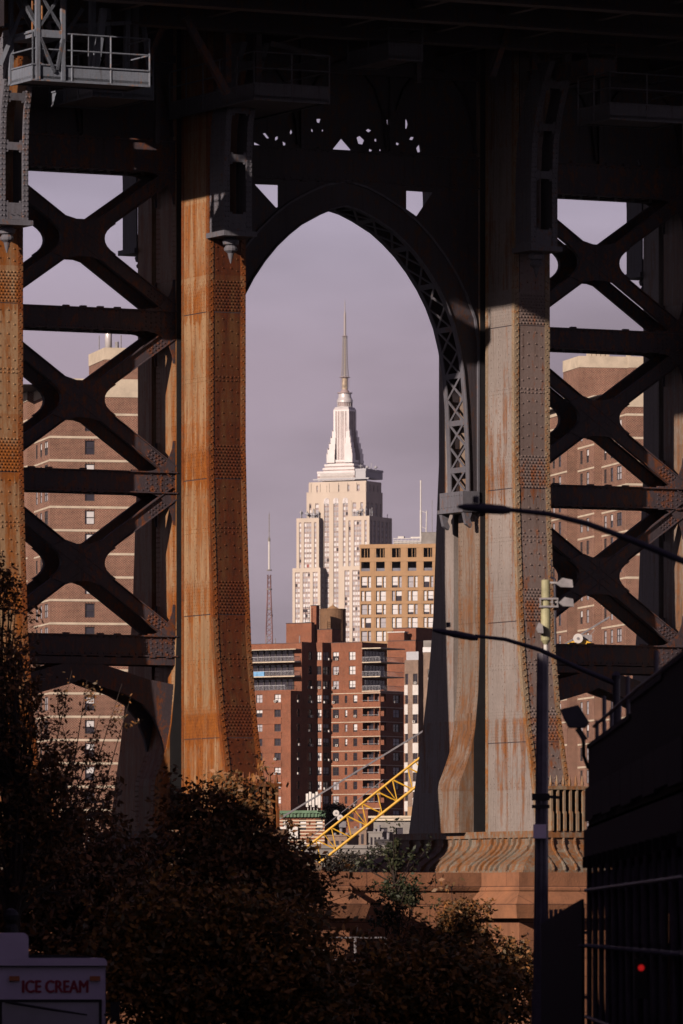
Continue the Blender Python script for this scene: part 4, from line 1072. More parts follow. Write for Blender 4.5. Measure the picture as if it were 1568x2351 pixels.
# roofs and rooftop blocks
B.mb('dark_roof').box(-12.6, -4.2, 0.3, 8.4, ROOF-.4, ROOF-.3); B.mb('dark_roof').box(-26.6, -12.7, -7.4, 8.4, ROOF-.6, ROOF-.5)
B.wall('brick_red', (-4.1, 8.5), (-1, 0), 22.5, 3, ROOF-.3)
B.mb('dark_roof').box(-12.62, -4.05, -.03, .25, ROOF-.02, ROOF+.06); B.mb('dark_roof').box(-26.6, -12.6, -7.73, -7.4, ROOF-.25, ROOF-.17)
def pix_box(ul, uc, ur, v0, v1, y, mat, name=None):
    """rooftop block: lit face from ul to uc, dark side to ur"""
    a0, z1 = fr.inv(ul, v0, y); a1, _ = fr.inv(uc, v0, y); z0 = ZC+(VH-v1)/F*YC-1.2
    dep = (ur-uc)/6.82
    m_ = MB(); m_.box(a0, a1, y, y+max(dep, .5), z0, z1); m_.box(a0-.06, a1+.06, y-.06, y+max(dep, .5)+.06, z1, z1+.12, 1)
    B.T.part(name or 'rooftop_block', m_, [mat, 'dark_roof'])
    return a0, a1, z0, z1
pix_box(657, 715, 722, 1432, 1473, -1.5, 'brick_red')
pix_box(713.5, 726, 733.5, 1391, 1473, .4, 'brick_red', 'chimney')
pix_box(726, 762, 781, 1446, 1473, .35, 'brick_red')
a_, z_ = fr.inv(764, 1399, 9)
m = MB(); m.lathe((a_, 9), [(2.5, ROOF-3), (2.5, z_-.1), (2.56, z_-.1), (2.56, z_+.05)], 28); B.T.part('water_tank', m, 'brick_tank', smooth=False)
m = MB(); m.lathe((a_, 9), [(1.3, z_+.05), (.1, z_+.78), (.04, z_+1.1)], 24); B.T.part('tank_roof', m, 'tan_panel')
m = MB(); a_, z_ = fr.inv(704, 1392, -.5)
for x in (0, 1.0): m.tube([(a_+x-.3, -.5, z_-4.4), (a_+x-.3, -.5, z_)], .05, 5)
for k in range(11): m.tube([(a_-.3, -.5, z_-4.2+k*.4), (a_+.7, -.5, z_-4.2+k*.4)], .04, 5)
B.T.part('roof_ladder', m, 'frame_dark')
m = MB()
for u, v, h in ((612, 1460, 1.4), (632, 1468, .8), (688, 1462, 1)):
    a_, z_ = fr.inv(u, v, -5); m.tube([(a_, -5, ROOF-.6), (a_, -5, z_+.2)], .12, 6)
B.T.part('roof_vent', m, 'galv')
B.finish({'cream': 'floor_slab', 'dark_roof': 'roof', 'balcony': 'balcony_railing', 'blue_cloth': 'blue_balcony_screen', 'glass_dark': 'balcony_glazing', 'blind_grey': 'balcony_door', 'frame_dark': 'glazing_bar'})
# penthouse block on the roof behind, right
fr2 = Frame((955-CU)/F*1420, 1420, R(-34))
B = Bld(fr2, 'brick_penthouse_block', (0, 0, 3), 'plain red brick roof block behind the right end of the zigzag block', 'building')
zz = ZC+(VH-1442)/F*1420
px = 1/(F/1420*.829)
B.wall('brick_red', (-(955-903)*px, 0), E1, 52*px, 3, zz); B.wall('brick_red', (0, 0), E2, 6, 3, zz)
z3 = ZC+(VH-1473)/F*1420
B.wall('brick_red', (-(955-915)*px, -4), E1, 64*px, 3, z3); B.wall('brick_red', (24*px, -4), E2, 8, 3, z3)
B.mb('white').box(-50*px, -10*px, -2.5, -1, z3+1.8, z3+2.0); B.mb('brick_red').box(-48*px, -12*px, -2.4, -1.1, z3-.1, z3+1.8)
B.mb('dark_roof').box(-53*px, .06, -.06, 6, zz, zz+.15); B.mb('dark_roof').box(-41*px, 25*px, -4.05, 4, z3, z3+.12)
B.finish({'dark_roof': 'roof', 'white': 'shed_roof'})
# grey and white banded building at the right of the arch
fr3 = Frame((960-CU)/F*1260, 1260, R(-34)); q = F/1260*.829
B = Bld(fr3, 'banded_apartment_block', (0, 0, 3), 'beige brick block with white square panels beside the right tower leg', 'apartment block', limit=80)
zt = ZC+(VH-1515)/F*1260
zk = lambda k: ZC+(VH-(1560+44.5*k))/F*1260
ops, wn_ = [], []
W1 = 31/q
for k in range(12):
    z = zk(k)-.85; ops.append((W1*.62, W1*.62+.95, z, z+1.9)); wn_.append((W1*.62, z, .95, 1.9, 'dark', True, k % 2 == 0))
    ops.append((.15, .75, z, z+1.9)); wn_.append((.15, z, .6, 1.9, 'dark', False, False))
flush('brick_beige', (-W1, 0), E1, W1, 3, zt)
for k in range(12):
    B.mb('white', k).box(-W1-.03, -W1*.76, -.05, .1, zk(k)-2.75, zk(k)-.95); B.mb('white', k+.5).box(-W1*.4, .03, -.05, .1, zk(k)-2.75, zk(k)-.95)
B.wall('brick_beige', (0, 0), E2, 1.6, 3, zt)
B.mb('balcony').box(-W1+.3, .0, .1, .15, zt, zt+1.5)
for k in range(12):
    for a in (1.0, 3.3): z = zk(k)-.1; ops.append((a, a+.8, z, z+1.9)); wn_.append((a, z, .8, 1.9, 'half', False, a < 2 and k % 2 == 0))
flush('brick_beige', (0, 1.6), E1, 9, 3, zt+2.3)
B.mb('blind').box(0, 9, 1.5, 1.59, zt+1.4, zt+2.3)
B.wall('brick_beige', (9, 1.6), E2, 10, 3, zt+2.3)
B.mb('concrete').box(0, 9, 1.7, 2, zt+2.3, zt+3.5)
B.finish({'white': 'white_panel', 'balcony': 'roof_railing', 'blind': 'parapet_band', 'concrete': 'roof_screen'})

# ---- tan gridded building (1760 m)
YD = 1760
fr = Frame((826-CU)/F*YD, YD, R(-11)); q = F/YD*.98
B = Bld(fr, 'tan_office_building', (0, 0, 3), 'tan panelled building with a grid of tall white windows and open top loggias', 'building', limit=100)
zv = lambda v: ZC+(VH-v)/F*YD
LW = 24.0
top = zv(1250)
ops = []; bay = 36.2/q
bands = [(1250, 1259), (1281, 1290), (1312, 1323)] + [(1350.5+30.7*k, 1356.5+30.7*k) for k in range(20)]
levels = []
for i, (b0, b1) in enumerate(zip(bands, bands[1:])):
    levels.append((zv(b1[0])+.05, zv(b0[1])-.05, i))
wins = []
for z0, z1, i in levels:
    if z0 < 5: break
    for j in range(6):
        a = .35+j*bay-(.25 if j else 0)
        if i < 2: ops.append((a, a+bay*.55, z0, z1)); continue
        wide, nar = 1.5, .78
        if i % 2 == 0: o1, o2 = (a, a+wide), (a+wide+.22, a+wide+.22+nar)
        else: o1, o2 = (a+nar+.22, a+nar+.22+wide), (a, a+nar)
        ops += [(o1[0], o1[1], z0+.02, z1-.02), (o2[0], o2[1], z0+.02, z1-.02)]
        wins += [(o1, z0+.02, z1-z0-.04, True), (o2, z0+.02, z1-z0-.04, False)]
ops = [o for o in ops if o[1] < LW]
B.wall('tan_panel', (0, 0), E1, LW, 3, top, ops, .45)
for o, z, h, wide in wins:
    if o[1] < LW: B.window((0, 0), E1, o[0], z, o[1]-o[0], h, random.choices(['low', 'blind', 'grey', 'half'], [5, 4, 2, 1])[0] if wide else random.choice(['blind', 'grey', 'blind']), False, .3)
for b0, b1 in bands:
    if zv(b1) > 4: B.mb('tan_panel').box(-.05, LW, -.10, .3, zv(b1), zv(b0))
for j in range(7): 
    B.mb('tan_panel').box(max(-.04, .1+j*bay-.95+(.0)), .1+j*bay-.35, -.05, .2, 3, top-.2) if j else None
# loggias: back wall, columns, glass balustrades
B.mb('dark_roof').box(.2, LW-.2, 3.2, 3.3, zv(1312), top-.3)
B.mb('concrete').box(.2, LW-.2, .3, 3.2, zv(1290)+.02, zv(1284))
for j in range(6):
    for f_ in (.2, .38): B.mb('tan_panel').box(.3+j*bay+f_*bay, .42+j*bay+f_*bay, .3, .6, zv(1281), zv(1259))
    B.mb('glass_blue').box(.3+j*bay, 2.6+j*bay, .12, .14, zv(1312), zv(1305))
B.wall('tan_panel', (0, 14), (0, -1), 14, 3, top); B.mb('tan_panel').box(0, LW, .5, 14, top-.3, top-.02)
B.wall('tan_panel', (LW, 0), (0, 1), 14, 3, top)
m = MB()
for k in range(9): m.box(8.0+k*.95, 8.06+k*.95, 3, 3.1, top, top+1.5)
for zz in (.5, 1.0, 1.5): m.box(7.9, 16, 2.98, 3.12, top+zz, top+zz+.12)
m.box(8, 15.7, 3.4, 6, top+.2, top+.9); m.box(9, 10.5, 3.4, 5, top+1.6, top+2.1); m.box(12.2, 15.5, 3.4, 5, top+1.6, top+1.95)
B.T.part('roof_plant', m, 'white')
m = MB(); m.box(15.2, 24, 2, 9, top-.1, top+2.9); m.box(15.1, 24, 1.9, 9, top+2.9, top+3.0); B.T.part('roof_house', m, 'concrete')
B.finish({'dark_roof': 'loggia_back', 'concrete': 'loggia_floor', 'glass_blue': 'balustrade'})
def mast(u, vt, vb, Y, w, label, name='roof_antenna', segs=None):
    x = (u-CU)/F*Y; z0 = ZC+(VH-vb)/F*Y; z1 = ZC+(VH-vt)/F*Y
    m = MB(); m.tube([(x, Y, z0-6), (x, Y, z0+(z1-z0)*.45)], w, 8); m.tube([(x, Y, z0+(z1-z0)*.45), (x, Y, z1-.5)], w*.7, 8); m.tube([(x, Y, z1-.5), (x, Y, z1)], w*.85, 8)
    return m, x, z0, z1
m, x, z0, z1 = mast(966, 1103, 1227, 1790, .25, '')
m.tube([(x+1.3, 1790, z0-3), (x+1.5, 1790, z0+6)], .16, 6); m.bar((x, 1790, z0+2), (x+1.4, 1790, z0+1.4), .12, .12); m.bar((x, 1790, z0+6), (x+1.5, 1790, z0+5.4), .12, .12)
solo(G0, 'roof_antenna', (x, 1790, z0-6), m, 'white', 'thick white antenna pole with a side rod behind the tan building roof', 'antenna')
m, x, z0, z1 = mast(992, 1149, 1218, 1795, .09, '')
solo(G0, 'roof_antenna', (x, 1795, z0-6), m, 'galv', 'very thin grey whip antenna close to the right tower leg', 'antenna')

# ---- tall lattice broadcast mast (left of the skyscraper)
YM = 3500; xm = (618-CU)/F*YM; s = YM/F; zv = lambda v: ZC+(VH-v)*s
mt = Thing(G0, 'broadcast_mast', (xm, YM, 5), 'slender lattice broadcast mast with white cylinders, standing alone left of the skyscraper', 'radio mast')
m = MB()
secs = [(zv(1640), 9*s), (zv(1442), 6.8*s), (zv(1353), 3.6*s), (zv(1309), 3.1*s)]
secs = [(5, 9.5*s)]+secs
def wid(z): return float(np.interp(z, [a for a, _ in secs], [b for _, b in secs]))
zs = list(np.arange(5, zv(1309), 2.6)); cs = [(-1, -1), (1, -1), (1, 1), (-1, 1)]
for za, zb_ in zip(zs, zs[1:]):
    wa, wb = wid(za), wid(zb_)
    for i in range(4):
        c, d = cs[i], cs[(i+1) % 4]
        m.bar((xm+c[0]*wa, YM+c[1]*wa, za), (xm+c[0]*wb, YM+c[1]*wb, zb_), .42, .42)
        m.bar((xm+c[0]*wa, YM+c[1]*wa, za), (xm+d[0]*wb, YM+d[1]*wb, zb_), .2, .2); m.bar((xm+d[0]*wa, YM+d[1]*wa, za), (xm+c[0]*wb, YM+c[1]*wb, zb_), .2, .2)
mt.part('lattice', m, plain('red_grey_mast_paint', (0.20, 0.10, 0.10), .7, .6, .08))
m = MB()
for v, r in ((1309, 6), (1353, 7), (1398, 6)): m.lathe((xm, YM), [(r*s, zv(v)-.3), (r*s, zv(v)+.3)], 12)
mt.part('ring_platform', m, 'concrete')
m = MB(); m.lathe((xm, YM), [(2.3*s, zv(1307)), (2.3*s, zv(1243)+1), (2.0*s, zv(1243)+1.2), (2.0*s, zv(1238))], 14); mt.part('white_cylinder', m, 'white')
m = MB(); m.lathe((xm, YM), [(3*s, zv(1243)), (3*s, zv(1236)), (.8*s, zv(1234)), (.8*s, zv(1180)), (.3*s, zv(1178)), (.2*s, zv(1173))], 8)
for v in range(1184, 1234, 7): m.box(xm-1.6*s, xm+1.6*s, YM-.2, YM+.2, zv(v)-.25, zv(v)+.25)
mt.part('whip', m, 'concrete')
m = MB(); m.lathe((xm+6*s, YM), [(.1, zv(1419)), (2.4*s, zv(1415)), (2.4*s, zv(1411)), (.1, zv(1407))], 10); mt.part('dish', m, 'white')

# ---- the skyscraper (5 km)
YE = 5000
fr = Frame((848-CU)/F*YE, YE, R(-26))
E = Bld(fr, 'art_deco_skyscraper', (0, 0, 3), 'tall stepped limestone skyscraper with silver crown and antenna spire, centred in the arch', 'skyscraper', limit=100)
zv = lambda v: ZC+(VH-v)/F*YE
panes = MB()
def tier(x0, x1, y0, y1, z0, z1, fslots, sslots, wh=2.1, pitch=3.62, blank=0):
    """limestone tier with recessed vertical strips of windows on the front and right faces"""
    zt_ = z1-blank
    for p0, d, L, slots in (((x0, y0), (1, 0), x1-x0, fslots), ((x1, y0), (0, 1), y1-y0, sslots)):
        n = (d[1], -d[0])
        E.wall('limestone', p0, d, L, z0, z1, [(a, b, z0+.01, zt_) for a, b in slots], .7)
        for a, b in slots:
            P = lambda aa, zz, o: (p0[0]+d[0]*aa-n[0]*o, p0[1]+d[1]*aa-n[1]*o, zz)
            E.mb('spandrel').quad(P(a, z0, .6), P(b, z0, .6), P(b, zt_, .6), P(a, zt_, .6))
            cols_ = max(1, round((b-a)/1.9)); cw = (b-a)/cols_
            for c in range(1, cols_):
                x_ = a+c*cw; q1, q2, q3, q4 = P(x_-.18, z0, .35), P(x_+.18, z0, .35), P(x_+.18, zt_, .35), P(x_-.18, zt_, .35)
                E.mb('limestone').quad(q1, q2, q3, q4)
            z = zt_-3.0
            while z > max(z0, 150):
                for c in range(cols_):
                    w0 = a+c*cw+.22; w1 = a+(c+1)*cw-.22
                    r = random.random(); mi = 0 if r < .66 else 1 if r < .93 else 2 if r < .975 else 3
                    if z > 285 and mi == 0 and random.random() < .6: mi = 1
                    dark = 1 if d == (0, 1) and mi == 0 and random.random() < .5 else mi
                    E.n += 1
                    if E.n <= 100 and d == (1, 0) and z0 == 150:
                        key = ('esb', round(w1-w0, 2), mi)
                        if key not in BMESH:
                            q_ = MB(); q_.quad((0, 0, 0), (w1-w0, 0, 0), (w1-w0, 0, wh), (0, 0, wh)); q_.box(0, w1-w0, -.12, -.02, wh*.5-.06, wh*.5+.06, 1)
                            BMESH[key] = q_.mesh('window', [['blind', 'blind_grey', 'glass_dark', 'red_blind'][mi], 'frame_dark'])
                        pq = P(w0, z, .5); E.T.inst('window', BMESH[key], pq, 0)
                    else: panes.quad(P(w0, z, .5), P(w1, z, .5), P(w1, z+wh, .5), P(w0, z+wh, .5), dark)
                z -= pitch
    E.wall('limestone', (x0, y1), (0, -1), y1-y0, z0, z1); E.wall('limestone', (x1, y1), (-1, 0), x1-x0, z0, z1)
    E.mb('concrete').box(x0+.5, x1-.5, y0+.5, y1-.5, z1-.4, z1-.2)
def strips(L, widths, margin):
    gap = (L-2*margin-sum(widths))/max(1, len(widths)-1); out = []; a = margin
    for w in widths: out.append((a, a+w)); a += w+gap
    return out
zA, zB, zCt, zD = zv(1102), zv(1127), zv(1184), zv(1301)
side = lambda L: strips(L, [1.8, 3.7, 3.7, 1.8] if L > 22 else [3, 3], 2.5)
# core with the centre strips
tier(-41, -17, 5.6, 36, 150, zB-6, strips(24, [3.9, 3.9, 3.9], 2.6), [])
tier(-52.4, -5.5, 5.8, 33, zCt-5, zB, [(2.2, 3.8), (7, 9.6), (14.0, 17.9), (21.45, 25.35), (28.9, 32.8), (36.4, 39.2), (42.6, 44.6)], side(27), blank=7.5)
E.mb('limestone').box(-52.5, -5.4, 5.7, 33.1, zB-.1, zB+.5)
tier(-50.7, -5.5, 6.3, 31, zB, zA, [(6, 8), (14, 16), (22, 24), (30, 32), (38, 40)], strips(24.7, [2, 2, 2], 5), blank=2.5)
for k in range(7): E.mb('limestone').box(-50.7+k*7.2, -48.9+k*7.2, 5.9, 6.4, zB, zA-1)
# arched niches of the middle bays
for k in range(3):
    x = -38.4+k*7.45
    for q in range(6):
        an = math.pi*q/6; E.mb('alum', k).box(x-1.9*math.cos(an)*.95-.3+2, x-1.9*math.cos(an)*.95+.3+2, 5.4, 5.75, zB-8, zB-8+2.6+1.6*math.sin(an))
tier(-18.5, 0, 0, 37, 150, zCt, strips(18.5, [1.7, 5.8, 1.7], 2.1), strips(37, [1.8, 3.7, 3.7, 3.7, 3.7, 1.8], 2.5), blank=3)
tier(-57.5, -39.7, 0, 37, 150, zCt-.5, strips(17.8, [1.7, 5.8, 1.7], 2.1), strips(37, [1.8, 3.7, 3.7, 3.7, 3.7, 1.8], 2.5), blank=3)
tier(-59.3, -37.3, -2.8, 38, 150, zD, strips(22, [3.7, 5.7, 3.7], 2.1), strips(40, [3.7, 3.7, 3.7, 3.7, 3.7], 2.5), blank=3)
tier(-20.2, 2, -2.8, 38, 150, zD+.6, strips(22.2, [3.7, 5.7, 3.7], 2.1), strips(40, [3.7, 3.7, 3.7, 3.7, 3.7], 2.5), blank=3)
E.wall('limestone', (-59.3, -2.8), (1, 0), 61.3, 3, 150); E.wall('limestone', (2, -2.8), (0, 1), 41, 3, 150)
E.T.part('window', panes, ['blind', 'blind_grey', 'glass_dark', 'red_blind'], kind='stuff')
E.finish({'limestone': 'wall', 'spandrel': 'spandrel_strip', 'concrete': 'setback_roof', 'alum': 'niche_arch'})
# silver stages of the crown
zcr = lambda v: ZC+(VH-v)/F*(YE+27)
def ux(u, y): return fr.inv(u, 1100, y)[0]
cxx, cyy = -28.0, 18.0
stages = [(729, 814, 1103, 1083, 7.5), (742, 813, 1083, 1075, 9), (746, 811.5, 1075, 1066.5, 9.8), (753, 808.5, 1066.5, 1057, 10.5)]
for ul, ur, vb, vt, y in stages:
    m = MB(); x0, x1 = ux(ul, y), ux(ur, y); z0, z1 = zcr(vb)-.5, zcr(vt); y1 = y+ (36-y)*.72
    m.box(x0, x1, y, y1, z0, z1-1.4, 0); m.box(x0-.3, x1+.3, y-.3, y1+.3, z1-1.4, z1, 0); m.box(x0-.12, x1+.12, y-.12, y1+.12, z0+(z1-z0)*.30, z0+(z1-z0)*.5, 1)
    E.T.part('crown_stage', m, ['alum', 'spandrel'])
m = MB(); x0, x1 = ux(735, 7.3), ux(812, 7.3); z = zcr(1102)
for k in range(28): m.box(x0+k*(x1-x0)/28, x0+(k+.55)*(x1-x0)/28, 7.2, 7.35, z, z+4.2)
E.T.part('observatory_screen', m, 'white')
m = MB(); m.box(x1+1, x1+9, 8, 36, zcr(1100), zcr(1079)); m.box(x1+.8, x1+9.4, 7.8, 36.3, zcr(1079)-1.5, zcr(1079)); m.box(-48, -4, 7, 7.2, zcr(1103), zcr(1100)); E.T.part('crown_wing', m, 'balcony')
# mast: square silver shaft with dark glazed strips and winged buttresses
m = MB(); zb0, zt0 = zcr(1057), zcr(935); hw = 6.1; gl = MB()
m.loft([(zb0-2, cxx-hw, cxx+hw, cyy-hw, cyy+hw), (zt0-2, cxx-hw, cxx+hw, cyy-hw, cyy+hw), (zt0, cxx-hw+1, cxx+hw-1, cyy-hw+1, cyy+hw-1)])
for k in range(3):
    w = 1.5; x = cxx-2.9+k*2.9
    gl.box(x-w/2-.4, x+w/2+.4, cyy-hw-.08, cyy-hw+.1, zb0, zt0-3, 0); gl.box(x-.4, x+.4, cyy-hw-.3, cyy-hw, zb0, zt0-3, 1)
    gl.box(cxx+hw-.1, cxx+hw+.08, cyy-2.9+k*2.9-w/2-.4, cyy-2.9+k*2.9+w/2+.4, zb0, zt0-3, 0)
for x in (cxx-4.4, cxx+4.4): m.box(x-.25, x+.25, cyy-hw-.5, cyy-hw+.1, zb0, zt0-3)
E.T.part('mast_shaft', m, 'alum'); E.T.part('mast_glazing', gl, ['spandrel', 'alum'])
for sx, sy in ((-1, -1), (1, -1), (1, 1), (-1, 1)):
    m = MB()
    for k, (v, o) in enumerate(((991, .7), (1006, 1.6), (1020, 2.5), (1033, 3.4), (1044, 4.0))):
        xa = cxx+sx*(hw-2.2); xb = cxx+sx*(hw+o); ya = cyy+sy*(hw-2.2); yb = cyy+sy*(hw+o*.75)
        m.box(min(xa, xb), max(xa, xb), min(ya, yb)+.05*k, max(ya, yb)-.05*k, zb0-2, zcr(v))
        m.box(min(xb-.12, xb+.12), max(xb-.12, xb+.12), min(ya, yb), max(ya, yb), zb0-2, zcr(v)+1)
    E.T.part('winged_buttress', m, 'alum')
def drum(prof, nm, mat, n=32): 
    m = MB(); m.lathe((cxx, cyy), prof, n); E.T.part(nm, m, mat, smooth=False)
K = .3077
drum([(5.0, zcr(937)), (5.5, zcr(936)), (5.6, zcr(933))], 'drum_base', 'alum'); drum([(5.2, zcr(933)), (5.2, zcr(924))], 'drum_window_band', 'spandrel')
m = MB()
for k in range(20): an = 2*math.pi*k/20; m.tube([(cxx+5.35*math.cos(an), cyy+5.35*math.sin(an), zcr(933)), (cxx+5.35*math.cos(an), cyy+5.35*math.sin(an), zcr(924))], .14, 5)
E.T.part('drum_mullion', m, 'alum')
drum([(5.7, zcr(924)), (5.7, zcr(919)), (5.1, zcr(916)), (4.6, zcr(912)), (4.5, zcr(904)), (4.5, zcr(903))], 'drum_cap', 'alum')
drum([(5.4, zcr(903)), (5.4, zcr(901.5))], 'drum_gallery', 'spandrel'); drum([(3.3, zcr(901)), (3.0, zcr(898)), (2.1, zcr(894))], 'drum_cone', 'spandrel')
drum([(2.1, zcr(894)), (2.1, zcr(867))], 'antenna_base', plain('bronze_antenna', (0.42, 0.33, 0.24), .6, .5, .6), 12)
m = MB()
for k in range(10):
    an = 2*math.pi*k/10
    m.tube([(cxx+2.9*math.cos(an), cyy+2.9*math.sin(an), zcr(892)), (cxx+2.9*math.cos(an), cyy+2.9*math.sin(an), zcr(868))], .09, 4)
m.lathe((cxx, cyy), [(3.9, zcr(866.5)), (3.9, zcr(865.5))], 16); m.lathe((cxx, cyy), [(2.2, zcr(772)), (2.2, zcr(771))], 12)
E.T.part('antenna_ring', m, 'spandrel')
m = MB(); secs = [(zcr(865), 2.3), (zcr(835), 1.75), (zcr(772), 1.35)]
zs = list(np.linspace(zcr(865), zcr(772), 16))
for za, zb_ in zip(zs, zs[1:]):
    wa, wb = [float(np.interp(z, [a for a, _ in secs], [b for _, b in secs])) for z in (za, zb_)]
    for i in range(4):
        c, d = cs[i], cs[(i+1) % 4]
        m.bar((cxx+c[0]*wa*.82, cyy+c[1]*wa*.82, za), (cxx+c[0]*wb*.82, cyy+c[1]*wb*.82, zb_), .32, .32)
        m.bar((cxx+c[0]*wa*.82, cyy+c[1]*wa*.82, za), (cxx+d[0]*wb*.82, cyy+d[1]*wb*.82, zb_), .25, .25)
    m.bar((cxx, cyy, za), (cxx, cyy, zb_), .7, .7)
E.T.part('antenna_lattice', m, plain('grey_lattice', (0.34, 0.30, 0.27), .6))
drum([(.85, zcr(771)), (.75, zcr(718)), (.35, zcr(716)), (.28, zcr(700)), (.1, zcr(686))], 'spire', plain('spire_metal', (0.34, 0.30, 0.30), .5), 8)
# rooftop dishes and aerials on the setbacks
m = MB()
for k in range(46):
    side_ = random.random()
    if side_ < .4: x, y, z = random.uniform(-57, -41), random.uniform(1, 5), zCt-.5
    elif side_ < .7: x, y, z = random.uniform(-17, -1), random.uniform(1, 5), zCt
    elif side_ < .85: x, y, z = random.uniform(-6, -1), random.uniform(6, 34), zCt
    else: x, y, z = random.uniform(-18, -6), random.uniform(9, 30), zv(1080)
    h = random.uniform(2, 7); m.tube([(x, y, z), (x, y, z+h)], random.uniform(.12, .3), 5)
    if random.random() < .35: m.lathe((x, y), [(.2, z+h*.5), (1.1, z+h*.5+.5), (1.1, z+h*.5+1.3), (.2, z+h*.5+1.8)], 8)
    if random.random() < .3: m.box(x-1.5, x+1.5, y-.2, y+.2, z+h*.7, z+h*.7+.25)
E.T.part('roof_aerial', m, 'balcony', kind='stuff')

# ---- low buildings at the foot of the arch view
YG = 900; fr = Frame((745-CU)/F*YG, YG, R(-20)); q = F/YG*.94
zv = lambda v, Y=YG: ZC+(VH-v)/F*Y
B = Bld(fr, 'corniced_tenement', (0, 0, 3), 'low red and cream tenement with green cornice and rooftop antennas, left of the crane boom', 'building')
L = 130/q; zt = zv(1876); ops = []; wn_ = []
for j in range(5):
    for k in range(4): a = L-1.2-j*4.05/1.9*1.05; z = zv(1907+k*50); ops.append((a, a+.95, z, z+1.45)); wn_.append((a, z, .95, 1.45, 'low', False, False))
flush('brick_red', (-L, 0), E1, L, 3, zt)
for k in range(10): B.mb('cream', k).box(-L, .02, -.03, .05, zt-.5-k*.42, zt-.36-k*.42) if True else None
B.wall('brick_red', (0, 0), E2, 8, 3, zt)
B.mb('green_cornice').box(-L, .35, -.45, .3, zt, zt+.5); B.mb('green_cornice').box(-L-.1, .5, -.7, .4, zt+.5, zt+.85); B.mb('green_cornice').box(.05, .5, -.7, 8, zt, zt+.85)
for k in range(16): B.mb('green_cornice').box(-L+k*L/16, -L+k*L/16+.2, -.62, -.44, zt+.02, zt+.5)
B.mb('dark_roof').box(-L, 0, .3, 8, zt+.6, zt+.7)
B.mb('white').box(-L*.78, -L*.45, -.5, -.2, zv(1924), zv(1898)); 
B.finish({'cream': 'stone_band', 'green_cornice': 'cornice', 'dark_roof': 'roof', 'white': 'white_tarpaulin'})
for i, (u, v) in enumerate(((705, 1822), (712, 1818), (719, 1822), (727, 1818), (733, 1824))):
    t, z = fr.inv(u, v, 3); m = MB(); m.box(t-.16, t+.16, 3, 3.2, z-1.7, z); m.tube([(t, 3.3, zt+.7), (t, 3.3, z)], .06, 6)
    solo(fr, 'cell_antenna', (t, 3.2, zt+.7), m, 'white', 'white panel antennas on the roof of the green corniced tenement', 'antenna', 'panel antennas on the tenement roof')
YH = 840; fr = Frame((940-CU)/F*YH, YH, R(-15))
B = Bld(fr, 'low_stone_building', (0, 0, 3), 'low dark stone building with a pale cornice, just left of the right tower base', 'building')
zv = lambda v, Y=YH: ZC+(VH-v)/F*Y
B.wall('concrete', (-4.4, 0), E1, 12, 3, zv(1884), [(.8+k*1.9, 1.7+k*1.9, zv(1935), zv(1900)) for k in range(5)]); B.mb('glass_dark').box(-4.3, 7.3, .3, .35, 3, zv(1890))
B.mb('cream').box(-4.6, 8, -.4, .3, zv(1884), zv(1878)); B.mb('cream').box(-4.9, 8.2, -.6, .3, zv(1878)+.02, zv(1873)); B.mb('tan_panel').box(-.5, 3, 1, 4, zv(1874), zv(1852)); B.mb('dark_roof').box(-4.4, 7.6, .3, 9, zv(1884), zv(1882)); B.wall('concrete', (-4.4, 9), (0, -1), 9, 3, zv(1884))
B.finish({'glass_dark': 'window', 'cream': 'cornice', 'tan_panel': 'roof_house', 'dark_roof': 'roof'})
YV = 720; fr = Frame(0, YV, R(-6)); zv = lambda v: ZC+(VH-v)/F*YV
V = Thing(fr, 'elevated_roadway', (0, 0, 3), 'dark elevated roadway on piers beyond the river, under the crane boom', 'elevated road')
m = MB(); a = fr.inv(560, 1950, 0)[0]; b = fr.inv(1160, 1950, 0)[0]; m.box(a, b, 0, 12, zv(1962), zv(1948)); m.box(a, b, -.2, .1, zv(1948), zv(1940)); V.part('deck', m, 'concrete')
k = a
while k < b: m = MB(); m.box(k, k+1.2, 1, 2.2, 3, zv(1962)); V.part('pier', m, 'concrete'); k += 7
# small sheds, chimneys and tanks between
for i, (u0, u1, v0, v1, Y, mat, lab) in enumerate((
        (752, 798, 1920, 1975, 780, 'brick_beige', 'pale brick shed with pipes, beneath the crane boom sheaves'),
        (800, 842, 1905, 1960, 800, 'brick_beige', 'small beige roof house behind the crane boom'),
        (846, 878, 1912, 1965, 790, 'concrete', 'grey tank building right of the beige roof house'),
        (862, 905, 1930, 1975, 770, 'dark_roof', 'dark shed in front of the pale corniced building'),
        (770, 846, 1860, 1930, 1000, 'brick_red', 'red brick house behind the small round tree and the crane'))):
    fr = Frame((u0-CU)/F*Y, Y, R(-12)); w = (u1-u0)/F*Y; z1 = ZC+(VH-v0)/F*Y
    T = Thing(fr, 'low_building', (0, 0, 3), lab, 'building')
    m = MB(); m.box(0, w, 0, 6, 3, z1); m.box(-.1, w+.1, -.1, 6.1, z1, z1+.15); T.part('wall', m, mat)
    m = MB()
    for k in range(3): m.box(w*(.15+.28*k), w*(.28+.28*k), -.06, .0, z1-1.6, z1-.5)
    T.part('window', m, 'glass_dark')
    m = MB()
    for k in range(3): x = w*(.2+.3*k); m.tube([(x, 2, z1), (x, 2, z1+.4+.5*(k % 2))], .18, 8)
    T.part('vent_pipe', m, 'galv')

